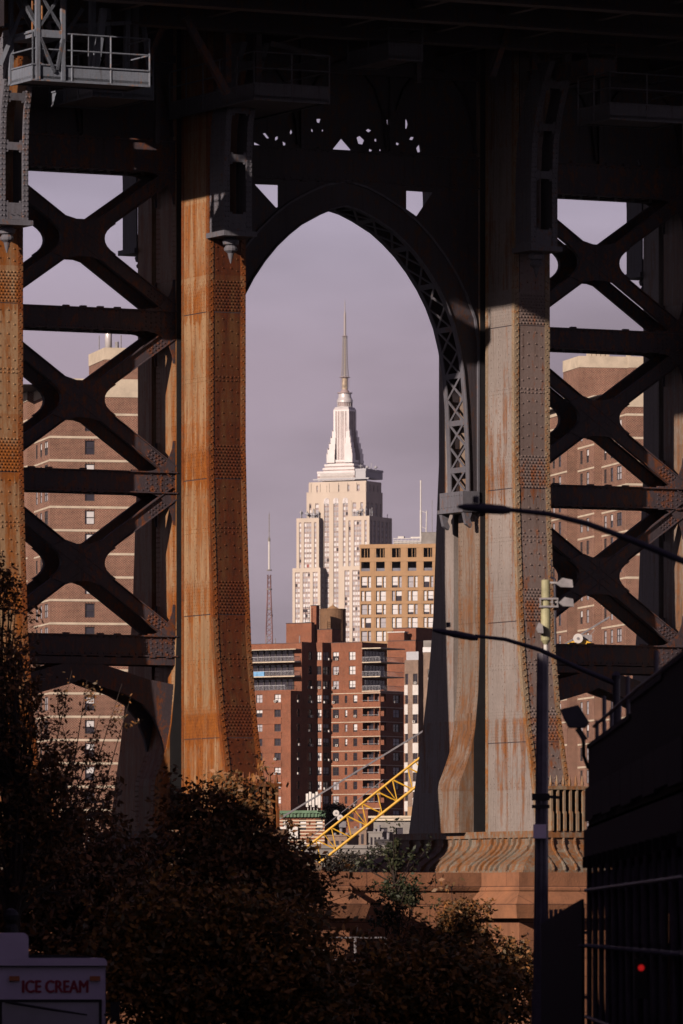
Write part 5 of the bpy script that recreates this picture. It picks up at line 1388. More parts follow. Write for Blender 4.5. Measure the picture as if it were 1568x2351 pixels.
# ---- yellow crane
YK = 700; s = YK/F
PK = lambda u, v, y=0: Vector(((u-CU)*s, YK+y, ZC+(VH-v)*s))
crane = Thing(G0, 'crane', tuple(PK(560, 2140)), 'long yellow lattice crane boom rising to the right across the arch, with grey pendant line', 'crane')
A, Bq = PK(600, 2057), PK(1318, 1490)
d = (Bq-A).normalized(); nrm = Vector((-d.z, 0, d.x)); Lk = (Bq-A).length
H = 1.0; Dp = 1.0
m = MB(); lc = MB()
def cc(t, a, b): 
    f = min(1, (Lk-t)/6+.25) ; return A+d*t+nrm*(a*H*f)+Vector((0, b*Dp*f, 0))
for a in (-1, 1):
    for b in (-1, 1): m.tube([cc(0, a, b), cc(Lk-6, a, b), cc(Lk, a*.6, b)], .11 if a > 0 else .13, 8)
crane.part('boom_chord', m, 'yellow')
n = int(Lk/0.95)
for k in range(n):
    t0, t1 = Lk*k/n, Lk*(k+1)/n
    for b in (-1, 1):
        if k % 2: lc.tube([cc(t0, -1, b), cc(t1, 1, b)], .055, 5)
        else: lc.tube([cc(t0, 1, b), cc(t1, -1, b)], .055, 5)
        lc.tube([cc(t1, -1, b), cc(t1, 1, b)], .035, 4) if k % 4 == 0 else None
    for a in (-1, 1): lc.tube([cc(t0, a, -1 if k % 2 else 1), cc(t1, a, 1 if k % 2 else -1)], .045, 5)
crane.part('boom_lacing', lc, 'yellow')
m = MB(); p0, p1 = PK(655, 1873), PK(964, 1684); dd = (p1-p0).normalized()
m.tube([p0-dd*9, p1+dd*22], .06, 6); m.tube([p0-dd*9+Vector((0, .8, .12)), p1+dd*22+Vector((0, .8, .12))], .04, 5)
crane.part('pendant_line', m, 'cable')
m = MB(); m.tube([PK(640, 1980), PK(880, 1790)], .04, 5); crane.part('hoist_line', m, 'cable')
for (u, v) in ((771.5, 1867), (781, 1878)):
    m = MB(); c = PK(u, v, -.6)
    m.tube([c+Vector((0, -.12, 0)), c+Vector((0, .12, 0))], .31, 20); m.tube([c+Vector((0, -.16, 0)), c+Vector((0, .16, 0))], .09, 10, 1)
    crane.part('sheave', m, ['white', 'cable'])
m = MB(); m.bar(PK(776, 1866, -.5), PK(795, 1898, -.5), .3, .12, (0, 1, 0)); m.box(*[*(lambda p: (p.x-.5, p.x+.2, YK-.9, YK-.5, p.z-.3, p.z+.3))(PK(790, 1893))]); crane.part('sheave_bracket', m, 'cable')
m = MB(); c = PK(1326, 1467, -1.2)
m.tube([c+Vector((0, -.2, 0)), c+Vector((0, .2, 0))], .48, 20); m.tube([c+Vector((0, -.26, 0)), c+Vector((0, .26, 0))], .14, 10, 1); crane.part('tip_sheave', m, ['white', 'cable'])
m = MB(); m.prism([(PK(1318, 1483).x, PK(1318, 1483).z), (PK(1360, 1477).x, PK(1360, 1478).z), (PK(1338, 1470).x, PK(1338, 1468).z), (PK(1322, 1468).x, PK(1322, 1460).z)], YK-.9, YK+.9); m.bar(PK(1300, 1484), PK(1330, 1470), .4, .3, (0, 1, 0)); crane.part('boom_head', m, 'yellow')
m = MB(); p = PK(1345, 1466); m.box(p.x-.8, p.x+.6, YK-.5, YK+.5, p.z-.3, p.z+.35); m.bar(PK(1352, 1462), PK(1366, 1446), .05, .05); crane.part('limit_switch', m, 'galv')
m = MB(); p = PK(560, 2060); m.box(p.x-3.5, p.x+1.5, YK-1.6, YK+1.6, p.z-2.2, p.z+.9); m.box(p.x-4.5, p.x+2.5, YK-2.4, YK+2.4, 3, 4.4); m.box(p.x-1, p.x+.6, YK-.6, YK+.6, 4.3, p.z-2.1); m.bar((p.x+1, YK, p.z), A, 1.0, 1.0); crane.part('house', m, 'yellow')
# ---- city beyond, off the gaps: none is seen

# ================================================================== TREES
def leaves(mb_pts, size, seed, elong=2.0, drop=0.4):
    """leaf blades: four-sided, folded slightly, each its own island"""
    r = np.random.default_rng(seed); n = len(mb_pts)
    d = r.normal(size=(n, 3)); d[:, 2] = d[:, 2]*.7-drop; d /= np.linalg.norm(d, axis=1)[:, None]
    q = r.normal(size=(n, 3)); a = np.cross(d, q); a /= np.linalg.norm(a, axis=1)[:, None]
    L = size*r.uniform(.6, 1.3, n)[:, None] if not hasattr(size, 'shape') else size*r.uniform(.7, 1.2, n)[:, None]; w = L/elong*.5
    p = mb_pts
    V = np.stack([p, p+d*L*.5+a*w, p+d*L, p+d*L*.5-a*w], axis=1).reshape(-1, 3)
    return V
def leafmesh(name, V, mat, base):
    n = len(V)//4; me = bpy.data.meshes.new(name); me.vertices.add(4*n); me.vertices.foreach_set('co', (V-np.array(base)).astype(np.float32).ravel())
    me.loops.add(4*n); me.loops.foreach_set('vertex_index', np.arange(4*n, dtype=np.int32)); me.polygons.add(n)
    me.polygons.foreach_set('loop_start', np.arange(0, 4*n, 4, dtype=np.int32)); me.polygons.foreach_set('loop_total', np.full(n, 4, dtype=np.int32))
    me.materials.append(M[mat]); me.update(calc_edges=True); return me
def tree(name, label, foot, crown, mat, nleaf, leaf=.16, seed=1, twigs=40, group=None, cat='tree', clump=.38, trunk=.28, elong=2.0):
    """crown: list of (cx, cy, cz, rx, ry, rz, weight)"""
    r = np.random.default_rng(seed); fx, fy_, fz = foot
    T = Thing(G0, name, foot, label, cat, group)
    ctr = np.array([sum(c[i]*c[6] for c in crown)/sum(c[6] for c in crown) for i in range(3)])
    m = MB(); top = Vector((ctr[0], ctr[1], ctr[2]))
    f0 = Vector(foot); bend = Vector((r.normal()*.3, r.normal()*.3, 0))
    m.tube([f0+Vector((0, 0, -.3)), f0.lerp(top, .3)+bend, f0.lerp(top, .65)+bend*.5, top], [trunk*1.2, trunk*.9, trunk*.6, trunk*.3], 8)
    T.part('trunk', m, 'bark')
    tips = []; bm_ = MB(); W_ = np.array([c[6] for c in crown], float); W_ /= W_.sum()
    for k in range(twigs):
        c = crown[r.choice(len(crown), p=W_)]
        dd = r.normal(size=3); dd /= np.linalg.norm(dd); rad = r.uniform(.3, 1.0)**.5*(r.uniform(1.05, 1.3) if k % 6 == 0 else 1)
        tip = Vector((c[0]+dd[0]*c[3]*rad, c[1]+dd[1]*c[4]*rad, c[2]+dd[2]*c[5]*rad)); tips.append(tip)
        if k < twigs*.6:
            st = f0.lerp(top, r.uniform(.45, .95)); mid = st.lerp(tip, .5)+Vector((r.normal()*.15, r.normal()*.15, .15))
            bm_.tube([st, mid, tip], [trunk*.28, trunk*.16, .012], 5, cap=False)
            for j in range(2):
                e = tip+Vector((r.normal()*.4, r.normal()*.4, r.normal()*.3)); bm_.tube([mid.lerp(tip, .4), e], [.02, .008], 4, cap=False); tips.append(e)
    T.part('branches', bm_, 'bark')
    tp = np.array([tuple(t) for t in tips]); idx = r.integers(0, len(tp), nleaf)
    sc = r.uniform(.45, 1.3, len(tp))*clump
    sd = r.normal(size=(len(tp), 3))*np.array([.75, .75, .35])+np.array([0, 0, .62]); sd += (tp-ctr)/np.linalg.norm(tp-ctr, axis=1)[:, None]*.55
    sd /= np.linalg.norm(sd, axis=1)[:, None]; sl_ = r.uniform(.5, 2.9, len(tp))*clump
    tt = r.uniform(-.35, 1, nleaf)
    pts = tp[idx]+sd[idx]*(sl_[idx]*tt)[:, None]+r.normal(size=(nleaf, 3))*(sc[idx]*(.62-.42*np.clip(tt, 0, 1)))[:, None]
    leaf = leaf*r.choice([.7, 1.0, 1.25], nleaf)[:, None]
    me = leafmesh('crown', leaves(pts, leaf, seed+5, elong), mat, foot)
    o = bpy.data.objects.new('crown', me); COL.objects.link(o); o.parent = T.o
    return T
def PX(u, v, Y): return ((u-CU)/F*Y, Y, ZC+(VH-v)/F*Y)
def crown_px(blobs, Y, dep=1.0):
    """ellipsoids measured off the photo (centre, half width, half height) at distance Y"""
    out = []
    for u, v, hw_, hh, dy in blobs:
        p = PX(u, v, Y+dy); k = (Y+dy)/F
        out.append((p[0], p[1], p[2], hw_*k, dep*min(hw_, hh)*k, hh*k, hw_*hh))
    return out
GZ = lambda Y: float(np.interp(Y, [0, 100, 150, 200, 262, 304], [10.3, 9.2, 8.4, 7.6, 6.6, 5]))
tree('street_tree', 'tall thin leaved tree at the far left edge, in front of the leftmost column', (PX(10, 2000, 190)[0], 190, GZ(190)),
     crown_px([(0, 1420, 55, 120, 0), (20, 1600, 80, 130, 0), (40, 1760, 110, 120, 0), (110, 1850, 90, 90, 0), (60, 1950, 160, 120, 1)], 190), 'leaf_dark', 13000, .16, 11, 190, clump=.26)
tree('street_tree', 'dark autumn tree filling the lower left, behind the ice cream truck', (PX(190, 2100, 200)[0], 200, GZ(200)),
     crown_px([(70, 2060, 150, 110, 0), (190, 1960, 120, 110, 0), (230, 2080, 150, 120, 0), (150, 2180, 180, 110, 0), (300, 2200, 170, 120, -1)], 200), 'leaf_dark', 19000, .22, 12, 300, clump=.40)
tree('street_tree', 'spiky topped dark tree in front of the foot of the rusty left column', (PX(500, 2100, 215)[0], 215, GZ(215)),
     crown_px([(430, 1850, 30, 60, 0), (500, 1850, 50, 60, 0), (575, 1850, 40, 50, 0), (470, 1930, 110, 70, 0), (590, 1920, 75, 60, 0), (560, 2010, 140, 80, 0), (400, 2000, 110, 90, 0), (650, 2010, 70, 50, 0), (690, 2070, 60, 60, 0)], 215), 'leaf_dark', 20000, .20, 13, 340, clump=.32)
tree('street_tree', 'broad autumn tree with orange tinged leaves, lower middle left', (PX(420, 2250, 180)[0], 180, GZ(180)),
     crown_px([(420, 2120, 200, 80, 0), (600, 2180, 150, 110, 0), (350, 2230, 180, 110, 0), (520, 2290, 240, 100, 0), (700, 2290, 120, 90, 0)], 180), 'leaf_mix', 26000, .20, 14, 300, clump=.36)
tree('street_tree', 'dark bushy tree with rounded tufts in front of the granite pier', (PX(1000, 2250, 225)[0], 225, GZ(225)),
     crown_px([(950, 2125, 14, 14, 0), (1062, 2100, 24, 22, 0), (1040, 2140, 34, 26, 0), (965, 2175, 32, 26, 0), (1100, 2160, 22, 14, 0), (1090, 2215, 110, 36, 0), (930, 2225, 70, 40, 0), (830, 2235, 50, 32, 0), (1185, 2240, 50, 36, 0)], 225), 'leaf_dark', 18000, .17, 15, 300, clump=.26)
tree('street_tree', 'low orange tinged autumn tree at the bottom right of the middle', (PX(980, 2320, 190)[0], 190, GZ(190)),
     crown_px([(880, 2270, 100, 60, 0), (1010, 2270, 120, 70, 0), (1120, 2300, 110, 70, 0), (800, 2310, 100, 60, 0), (960, 2330, 180, 50, 0)], 190), 'leaf_mix', 19000, .20, 16, 240, clump=.34)
tree('sapling', 'slim green sapling standing in front of the granite pier, left of the tufted tree', (PX(905, 2150, 230)[0], 230, GZ(230)),
     crown_px([(903, 1965, 14, 30, 0), (905, 2040, 22, 30, 0), (930, 2060, 35, 14, 0), (900, 2100, 30, 30, 0)], 230), 'leaf_green', 2600, .15, 17, 46, clump=.16, trunk=.07)
# bare twiggy shoots among the leaves at left
T = Thing(G0, 'bare_tree', (PX(150, 2000, 205)[0], 205, GZ(205)), 'thin bare twigs with sparse leaves crossing the left bracing, above the dark trees', 'tree')
m = MB(); r_ = np.random.default_rng(3); tw = []
f0 = Vector(PX(150, 2000, 205)); base_ = Vector((f0.x, 205, GZ(205)))
m.tube([base_, f0], [.12, .08], 6)
T.part('trunk', m, 'bark'); m = MB()
for u, v in ((165, 1540), (200, 1560), (280, 1570), (300, 1600), (230, 1640), (130, 1620), (170, 1700), (250, 1740), (210, 1790), (120, 1740), (280, 1800)):
    e = Vector(PX(u, v, 205+r_.normal())); mid = f0.lerp(e, .5)+Vector((r_.normal()*.2, 0, .1)); m.tube([f0, mid, e], [.035, .02, .006], 5, cap=False); tw.append((mid, e))
    for k in range(5):
        s_ = mid.lerp(e, r_.uniform(0, .9)); q_ = s_+Vector((r_.normal()*.45, r_.normal()*.2, abs(r_.normal())*.35)); m.tube([s_, q_], [.012, .004], 4, cap=False); tw.append((s_, q_))
T.part('branches', m, 'bark')
pts = np.array([tuple(a.lerp(b, r_.uniform(.2, 1))+Vector((r_.normal()*.09, r_.normal()*.05, r_.normal()*.09))) for a, b in tw for _ in range(26)])
o = bpy.data.objects.new('crown', leafmesh('crown', leaves(pts, .12, 33), 'leaf_dark', tuple(base_))); COL.objects.link(o); o.parent = T.o
# far shore trees, low dark band under the crane
for i, (u, v, hw_, hh, Y) in enumerate(((735, 2010, 30, 18, 640), (790, 2003, 32, 18, 650), (845, 1993, 30, 22, 645), (895, 1982, 28, 26, 640), (950, 1982, 30, 25, 650), (700, 2015, 28, 18, 655))):
    tree('shore_tree', 'dark rounded trees in a row on the far shore below the arch', (PX(u, v, Y)[0], Y, 3), crown_px([(u, v, hw_, hh, 0), (u+6, v+30, hw_, hh, 0), (u-6, v+60, hw_, 30, 0)], Y), 'leaf_far', 5200, .35, 40+i, 60, 'trees in a row on the far shore', clump=.55)
tree('shore_tree', 'small round brownish tree behind the crane sheaves', (PX(770, 1880, 860)[0], 860, 3), crown_px([(762, 1865, 20, 16, 0), (785, 1868, 16, 14, 0), (770, 1890, 25, 18, 0)], 860), 'leaf_far', 3500, .3, 60, 40, clump=.4)

# ================================================================== STREET: truck, lamps, pole, shed
YT = 149; s = YT/F
tf = Frame(PX(118, 0, YT)[0], YT, R(2.7))
gz = GZ(YT); zvT = lambda v: ZC+(VH-v)*s; xuT = lambda u: (u-118)*s
truck = Thing(tf, 'ice_cream_truck', (0, 3, gz), 'white ice cream truck facing the camera, at the bottom left corner', 'truck')
def rbox(mb_, x0, x1, y0, y1, z0, z1, r, mi=0, n=5):
    """box with rounded top corners, extruded along y"""
    pl = [(x0, z0), (x1, z0)]
    for k in range(n+1): an = math.pi/2*k/n; pl.append((x1-r+r*math.cos(an), z1-r+r*math.sin(an)))
    for k in range(n+1): an = math.pi/2+math.pi/2*k/n; pl.append((x0+r+r*math.cos(an), z1-r+r*math.sin(an)))
    mb_.prism(pl, y0, y1, mi)
hwT = 1.14; zr = zvT(2202)
m = MB(); rbox(m, -hwT, hwT, .15, 5.8, gz+.35, zr, .12)
truck.part('body', m, 'truck')
m = MB(); rbox(m, -hwT-.03, hwT+.03, 0, .5, zvT(2217), zr+.02, .1); rbox(m, -hwT+.03, hwT-.03, .06, .3, zvT(2297), zvT(2219), .01)
truck.part('header_panel', m, 'truck')
m = MB(); m.box(-hwT, hwT, -.02, .16, zvT(2220), zvT(2217)); truck.part('drip_rail', m, 'black')
zw0, zw1 = gz+1.25, zvT(2300)
m = MB(); m.box(-hwT+.1, hwT-.14, .0, .1, zw0, zw1); fw = truck.part('windscreen', m, 'truck_glass')
m = MB()
for a_ in ((-hwT+.04, hwT-.08, zw1-.01, zw1+.05), (-hwT+.04, hwT-.08, zw0-.05, zw0)): m.box(a_[0], a_[1], -.03, .12, a_[2], a_[3])
m.box(-hwT+.04, -hwT+.1, -.03, .12, zw0, zw1); m.box(hwT-.14, hwT-.08, -.03, .12, zw0, zw1)
truck.part('gasket', m, 'black', fw)
m = MB(); m.tube([(xuT(12), -.08, zvT(2300)), (xuT(120), -.1, zvT(2318)), (xuT(200), -.06, zvT(2330))], [.03, .03, .018], 6); truck.part('wiper', m, 'black')
m = MB(); rbox(m, -hwT, hwT, .02, .4, gz+.35, zw0-.06, .02); truck.part('front_panel', m, 'truck')
for u in (33, 218):
    m = MB(); m.box(xuT(u)-.11, xuT(u)+.11, -.02, .05, zvT(2252), zvT(2241)); truck.part('marker_light', m, 'amber')
for sx in (-1, 1):
    m = MB(); m.tube([(sx*.82, -.06, gz+.85), (sx*.82, .05, gz+.85)], .12, 14); truck.part('headlight', m, 'blind')
    for y in (1.0, 4.8):
        m = MB(); m.tube([(sx*1.0-.12, y, gz+.42), (sx*1.0+.12, y, gz+.42)], .42, 18); w_ = truck.part('wheel', m, 'black')
        m = MB(); m.tube([(sx*1.0-.125, y, gz+.42), (sx*1.0+.125, y, gz+.42)], .22, 12); truck.part('rim', m, 'galv', w_)
m = MB(); m.box(-1.15, 1.15, -.18, .0, gz+.38, gz+.6); truck.part('bumper', m, 'galv')
m = MB(); m.box(hwT+.1, hwT+.3, -.05, .0, zvT(2345), zvT(2300)); m.tube([(hwT-.02, .1, zvT(2330)), (hwT+.2, .0, zvT(2326))], .02, 6); truck.part('mirror', m, 'black')
m = MB(); rbox(m, xuT(-60), xuT(66), 1.2, 3.0, zr, zvT(2142), .12); truck.part('roof_unit', m, 'truck')
m = MB(); m.box(xuT(66), xuT(160), 1.0, 1.1, zr+.02, zr+.09); m.box(-hwT+.1, hwT-.3, 1.3, 1.34, zr+.01, zr+.06); truck.part('roof_rack', m, 'black')
fc = bpy.data.curves.new('lettering', 'FONT'); fc.body = 'ICE CREAM'; fc.size = 1; fc.extrude = .008; fc.offset = .0; fc.align_x = 'CENTER'
to = bpy.data.objects.new('tmp', fc); COL.objects.link(to); bpy.context.view_layer.update()
me = bpy.data.meshes.new_from_object(to); bpy.data.objects.remove(to); me.name = 'lettering'
xs = [v.co.x for v in me.vertices]; ys = [v.co.y for v in me.vertices]
wx, hy = max(xs)-min(xs), max(ys)-min(ys); tw_, th = (202-52)*s, (2279-2251)*s; cx0 = (max(xs)+min(xs))/2
for v in me.vertices: v.co = ((v.co.x-cx0)/wx*tw_+xuT(127), .047-v.co.z, (v.co.y-min(ys))/hy*th+zvT(2279))
for v in me.vertices: v.co = (v.co.x, v.co.y-3, v.co.z-gz)
me.materials.clear(); me.materials.append(M['red_letter'])
bm = bmesh.new(); bm.from_mesh(me); g0 = list(bm.verts)+list(bm.edges)+list(bm.faces)
for i_, (dx, dz) in enumerate(((.014, 0), (-.014, 0), (0, .008), (0, -.008))):
    d_ = bmesh.ops.duplicate(bm, geom=g0)
    bmesh.ops.translate(bm, vec=(dx, .0012*(i_+1), dz), verts=[v for v in d_['geom'] if isinstance(v, bmesh.types.BMVert)])
bm.to_mesh(me); bm.free()
lo_ = bpy.data.objects.new('lettering', me); COL.objects.link(lo_); lo_.parent = truck.o

# lamp standards
def arm_lamp(label, Y, head_uv, pts_uv, foot_x, foot_u=None, top_uv=None, grp='cobra head street lamps'):
    P = [Vector(PX(u, v, Y)) for u, v in pts_uv]; h = [Vector(PX(u, v, Y)) for u, v in head_uv]
    x = P[-1].x; T = Thing(G0, 'street_lamp', (x, Y, GZ(Y)), label, 'street lamp', grp)
    m = MB(); m.tube(P, [.035+.02*k/(len(P)-1) for k in range(len(P))], 10); T.part('arm', m, 'lamp_paint')
    m = MB(); m.tube([h[0], h[0].lerp(h[1], .15), h[0].lerp(h[1], .5), h[0].lerp(h[1], .85), h[1]], [.02, .05, .075, .07, .045], 10)
    m.lathe((h[0].lerp(h[1], .35).x, Y), [(.05, h[0].z+.05), (.05, h[0].z+.14), (.02, h[0].z+.15)], 8)
    T.part('lamp_head', m, 'lamp_paint')
    m = MB(); zt_ = ZC+(VH-top_uv)/F*Y
    m.tube([(x, Y, GZ(Y)), (x, Y, GZ(Y)+1.2), (x, Y, zt_)], [.13, .1, .07], 12); m.lathe((x, Y), [(.09, zt_), (.1, zt_+.08), (.03, zt_+.16)], 10)
    m.tube([(x, Y, zt_-.3), P[-1]], .06, 8); T.part('pole', m, 'lamp_paint')
arm_lamp('upper cobra head street lamp whose long arm enters from the right edge', 100, [(1050, 1163), (1172, 1172)], [(1165, 1170), (1260, 1180), (1350, 1203), (1450, 1240), (1568, 1288), (1700, 1345)], 0, None, 1330)
arm_lamp('lower cobra head street lamp with its curved arm in front of the grey column', 140, [(992, 1446), (1098, 1466)], [(1090, 1460), (1160, 1468), (1240, 1492), (1320, 1530), (1415, 1570)], 0, None, 1560)
# pole with cellular cylinder
YP = 160; x = PX(1241, 0, YP)[0]; z = lambda v: ZC+(VH-v)/F*YP; kx = YP/F
T = Thing(G0, 'utility_pole', (x, YP, GZ(YP)), 'tall fluted grey pole topped by a yellow green antenna cylinder and small floodlights', 'utility pole')
m = MB()
nn = 8
m.tube([(x, YP, GZ(YP)), (x, YP, z(2275)), (x, YP, z(2275)+.01), (x+.05, YP, z(1500))], [.2, .2, .17, .13], 8)
for k in (-1, 0, 1): m.box(x+k*.09-.012, x+k*.09+.012, YP-.165, YP-.1, z(2270), z(1820))
T.part('pole', m, 'pipe')
xc = PX(1253, 0, YP)[0]
m = MB(); m.lathe((xc, YP), [(.05, z(1495)), (.05, z(1480))], 10); T.part('white_collar', m, 'white')
m = MB(); m.lathe((xc, YP), [(.04, z(1480)), (.11, z(1470)), (.11, z(1398)), (.1, z(1396)), (.1, z(1333)), (.08, z(1331))], 16); T.part('antenna_cylinder', m, 'cell', smooth=False)
m = MB()
for v in (1375, 1393): m.box(xc-.15, xc+.28, YP-.15, YP+.15, z(v)-.02, z(v)+.02)
for dx in (-.13, .14, .26): m.box(xc+dx-.015, xc+dx+.015, YP-.14, YP-.11, z(1393), z(1375))
T.part('clamp', m, 'galv')
m = MB(); m.tube([(xc+.22, YP, z(1480)), (xc+.2, YP, z(1330)), (xc+.12, YP, z(1325))], .03, 8); m.tube([(xc+.13, YP, z(1330)), (xc+.13, YP, z(1285))], .012, 5); T.part('conduit', m, 'lamp_paint')
for (u0, v0, u1, v1) in ((1275, 1328, 1313, 1350), (1282, 1372, 1315, 1394), (1230, 1430, 1245, 1455)):
    a, b = Vector(PX(u0, v0, YP)), Vector(PX(u1, v1, YP)); m = MB(); c = a.lerp(b, .5); w_, h_ = abs(b.x-a.x), abs(a.z-b.z)
    m.prism([(a.x, c.z-.02), (c.x-w_*.1, c.z+h_*.5), (b.x, c.z+h_*.3), (b.x+.02, c.z-h_*.5), (c.x-w_*.2, c.z-h_*.45)], YP-.28, YP-.02); m.bar((c.x, YP-.1, c.z), (xc, YP, c.z+.02), .04, .04)
    T.part('floodlight', m, 'galv')
m = MB(); m.box(x-.17, x+.12, YP-.33, YP-.16, z(1925), z(1893)); T.part('control_box', m, 'truck')
m = MB(); m.box(x-.2, x+.2, YP-.2, YP-.1, z(1838), z(1822)); m.box(x-.2, x+.2, YP-.2, YP-.1, z(1856), z(1848)); m.bar((x, YP-.2, z(1828)), (x+.48, YP-.2, z(1832)), .06, .07); T.part('bracket', m, 'black')

# sidewalk shed along the right hand pavement
XS = 4.5
shed = Thing(G0, 'sidewalk_shed', (XS, 110, GZ(110)), 'black boarded sidewalk shed on pipe scaffolding along the right edge', 'scaffold shed')
m = MB(); zt_, zb_ = 15.45, 13.75
y = 93.0
while y < 129:
    zt_ = 15.5 if y < 99 else 15.42 if y < 110 else 15.18
    m.box(XS, XS+.05, y, y+.33, zb_+(.55 if y > 114 and int(y/.42) % 5 == 0 else 0), zt_)
    if y < 106: m.box(XS+.05, XS+.1, y+.3, y+.5, zb_, zt_-.1)
    y += .42
zt_ = 15.45
for ya_, yb_, zq in ((92, 99, 15.5), (99, 110, 15.42), (110, 129, 15.18)): m.box(XS-.03, XS+.12, ya_, yb_, zq, zq+.08); m.box(XS-.03, XS+.12, 92, 129, zb_-.06, zb_+.02)
m.box(XS, XS+3.2, 92.0, 92.08, zb_, zt_)
shed.part('parapet', m, 'shed')
for k_ in range(11):
    m = MB(); y = 93.5+k_*3.45; m.tube([(XS+.12, y, 13.7), (XS+.12, y, zt_+(.55 if k_ % 3 == 0 else .22))], .035, 6); shed.part('upright', m, 'pipe')
m = MB(); m.tube([(XS+.1, 92, zt_+.18), (XS+.1, 110, zt_+.2), (XS+.1, 129, zt_+.14)], .03, 6); shed.part('top_rail', m, 'pipe')
m = MB(); m.box(XS-.08, XS+3.2, 91.9, 129.2, 13.2, 13.7); y = 92
while y < 129: m.box(XS-.14, XS+3.2, y, y+.15, 13.0, 13.2); y += 2.4
shed.part('shed_deck', m, 'shed')
for k_ in range(9):
    m = MB(); y = 92.1+k_*4.1; m.box(XS-.07, XS-.02, y, y+4.02, 13.85+.05*(k_ % 2), 14.45); shed.part('fascia_board', m, 'shed')
y = 92.5
while y < 129.5:
    for x_ in (XS, XS+1.5):
        m = MB(); m.tube([(x_, y, GZ(y)), (x_, y, 13.2)], .05, 8); m.lathe((x_, y), [(.12, GZ(y)), (.12, GZ(y)+.03)], 8); shed.part('post', m, 'pipe')
    y += 3.0
m = MB()
for zz in (10.3, 11.6, 12.6): m.tube([(XS-.05, 92, zz), (XS-.05, 129, zz)], .035, 6)
y = 92.5
while y < 128: 
    m.tube([(XS+.06, y, 9.6), (XS+.06, y+3, 12.9)], .03, 6)
    for zz in (11.6, ): m.tube([(XS-.3, y, zz), (XS+1.9, y, zz+.02)], .03, 6)
    y += 3
shed.part('cross_pipe', m, 'pipe')
# dark floodlight on the shed
YL = 128.6; T = Thing(G0, 'floodlight', PX(1350, 1760, YL), 'big square dark floodlight on a bent arm at the corner of the shed', 'floodlight')
c = Vector(PX(1318, 1650, YL)); k = YL/F
m = MB(); pl = [(-33, 20), (8, 30), (33, -10), (25, -22), (-12, -22), (-22, -5)]
m.prism([(c.x+a*k, c.z+b*k) for a, b in pl], YL-.45, YL); m.bar((c.x+.05, YL-.2, c.z-.18), (c.x+.2, YL-.2, c.z-.4), .1, .1); T.part('lamp_housing', m, 'lamp_paint')
m = MB(); m.tube([PX(1335, 1680, YL), PX(1340, 1705, YL), PX(1340, 1735, YL), PX(1350, 1762, YL), PX(1368, 1770, YL)], .035, 8); T.part('arm', m, 'lamp_paint')
# black mesh fence beyond the shed
m = MB(); ya, yb = 131, 158; n = 40
for k in range(n):
    y0, y1 = ya+(yb-ya)*k/n, ya+(yb-ya)*(k+.86)/n; zz = np.interp(y0, [131, 140, 158], [12.45, 12.3, 11.98])
    m.box(4.45, 4.49, y0, y1, GZ(y0)+.05, float(zz))
m2 = MB()
for zz in (9.2, 10.6, 11.8): m2.box(4.5, 4.55, ya, yb, zz, zz+.06)
for k in range(9): y = ya+k*(yb-ya)/8; m2.tube([(4.58, y, GZ(y)-.1), (4.58, y, 12.3)], .04, 6)
T = Thing(G0, 'screen_fence', (4.45, 145, GZ(145)), 'black screened fence at the foot of the tall pole, right of the trees', 'fence'); T.part('screen', m, 'shed'); T.part('fence_rail', m2, 'pipe')
# low dark building behind the shed
frb = Frame(0, 0, 0)
T = Thing(G0, 'low_warehouse', (6.6, 60, 9), 'dark low building behind the pipes of the shed at the right edge', 'building')
m = MB(); m.box(6.6, 22, 60, 176, 7, 12.9); m.box(6.5, 22, 59.9, 176.1, 12.9, 13.1); T.part('wall', m, plain('sooty_wall', (0.035, 0.03, 0.034), .9))
for k in range(14): m = MB(); m.box(6.55, 6.6, 63+k*6, 66+k*6, 10.2, 12.2); T.part('window', m, 'glass_dark')
# red lamp
p = PX(1472, 2222, 96.5)
T = Thing(G0, 'traffic_signal', (p[0], p[1], GZ(96)), 'traffic signal glowing red between the scaffold pipes', 'traffic signal')
m = MB(); m.box(p[0]-.09, p[0]+.09, p[1], p[1]+.14, p[2]-.42, p[2]+.13); m.tube([(p[0], p[1]+.2, GZ(96)), (p[0], p[1]+.2, p[2]+.15)], .04, 8); T.part('housing', m, 'black')
m = MB(); m.tube([(p[0], p[1]-.02, p[2]), (p[0], p[1]+.01, p[2])], .042, 14); T.part('red_light', m, 'red_lamp')
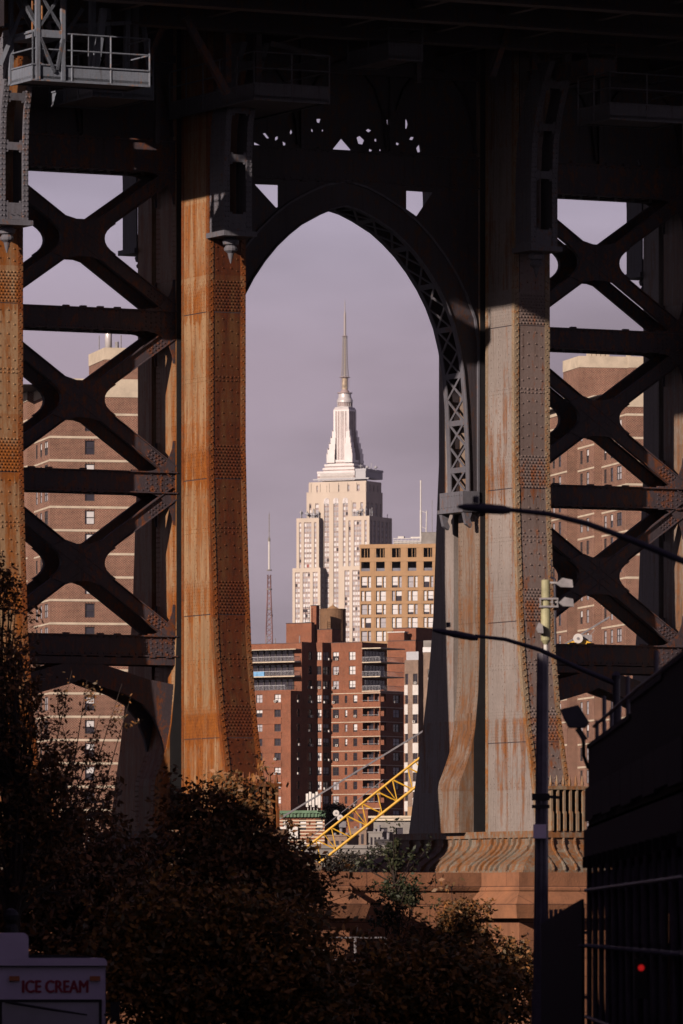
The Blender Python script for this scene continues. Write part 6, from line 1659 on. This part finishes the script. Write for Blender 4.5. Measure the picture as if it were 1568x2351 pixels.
# dark post at the left edge
p = PX(25, 2120, 175)
m = MB(); m.tube([(p[0], 175, GZ(175)), (p[0], 175, p[2]+.1)], .07, 8); m.lathe((p[0], 175), [(.3, p[2]-.75), (.42, p[2]-.7), (.42, p[2]-.6), (.2, p[2]-.55), (.17, p[2]-.1), (.1, p[2]), (.17, p[2]+.08), (.2, p[2]+.2), (.14, p[2]+.33), (.03, p[2]+.38)], 10)
solo(G0, 'street_post', (p[0], 175, GZ(175)), m, 'black', 'short dark post with a rounded cap above the truck roof, far left', 'post')

# brick warehouses lining the street on the left, whose shade falls over the street and its trees
for y0, y1, x1, H_, lab in ((-70, 40, -15, 44, 'brick warehouse along the left pavement, nearest the camera'), (46, 120, -15, 36, 'brick warehouse along the left pavement, middle of the block'), (122, 170, -19, 32.5, 'brick warehouse along the left pavement, third from the camera'), (172, 232, -19, 25.5, 'lowest brick warehouse along the left pavement, nearest the river')):
    B = Bld(G0, 'brick_warehouse', (x1, y0, 8), lab, 'warehouse'); d_ = (0, -1); ops = []
    wl = []
    for k in range(8):
        for j in range(4):
            a = 3+k*(y1-y0-6)/8; zz = 13+j*4.6
            if zz+2.6 > H_-1: continue
            ops.append((a, a+2, zz, zz+2.6)); wl.append((a, zz))
    B.wall('brick_red', (x1, y0), (0, 1), y1-y0, 7, H_, ops)
    for a, zz in wl: B.window((x1, y0), (0, 1), a, zz, 2, 2.6, 'dark', True)
    B.wall('brick_red', (x1-26, y0), (1, 0), 26, 7, H_); B.wall('brick_red', (x1, y1), (-1, 0), 26, 7, H_); B.wall('brick_red', (x1-26, y1), (0, -1), y1-y0, 7, H_)
    B.mb('dark_roof').box(x1-26, x1, y0, y1, H_-.3, H_)
    B.finish({'dark_roof': 'roof'})

# ================================================================== HAZE over the city, thin and even
m = MB(); m.box(-420, 420, -60, 5300, -4.2, 475)
hm = bpy.data.materials.new('haze'); hm.use_nodes = True; ht = hm.node_tree; ht.nodes.clear()
pv = ht.nodes.new('ShaderNodeVolumePrincipled'); pv.inputs['Color'].default_value = (0.86, 0.80, 1.0, 1); pv.inputs['Density'].default_value = 0.000012
ho = ht.nodes.new('ShaderNodeOutputMaterial'); ht.links.new(pv.outputs[0], ho.inputs['Volume'])
solo(G0, 'haze', (0, 0, 0), m, hm, kind='stuff')
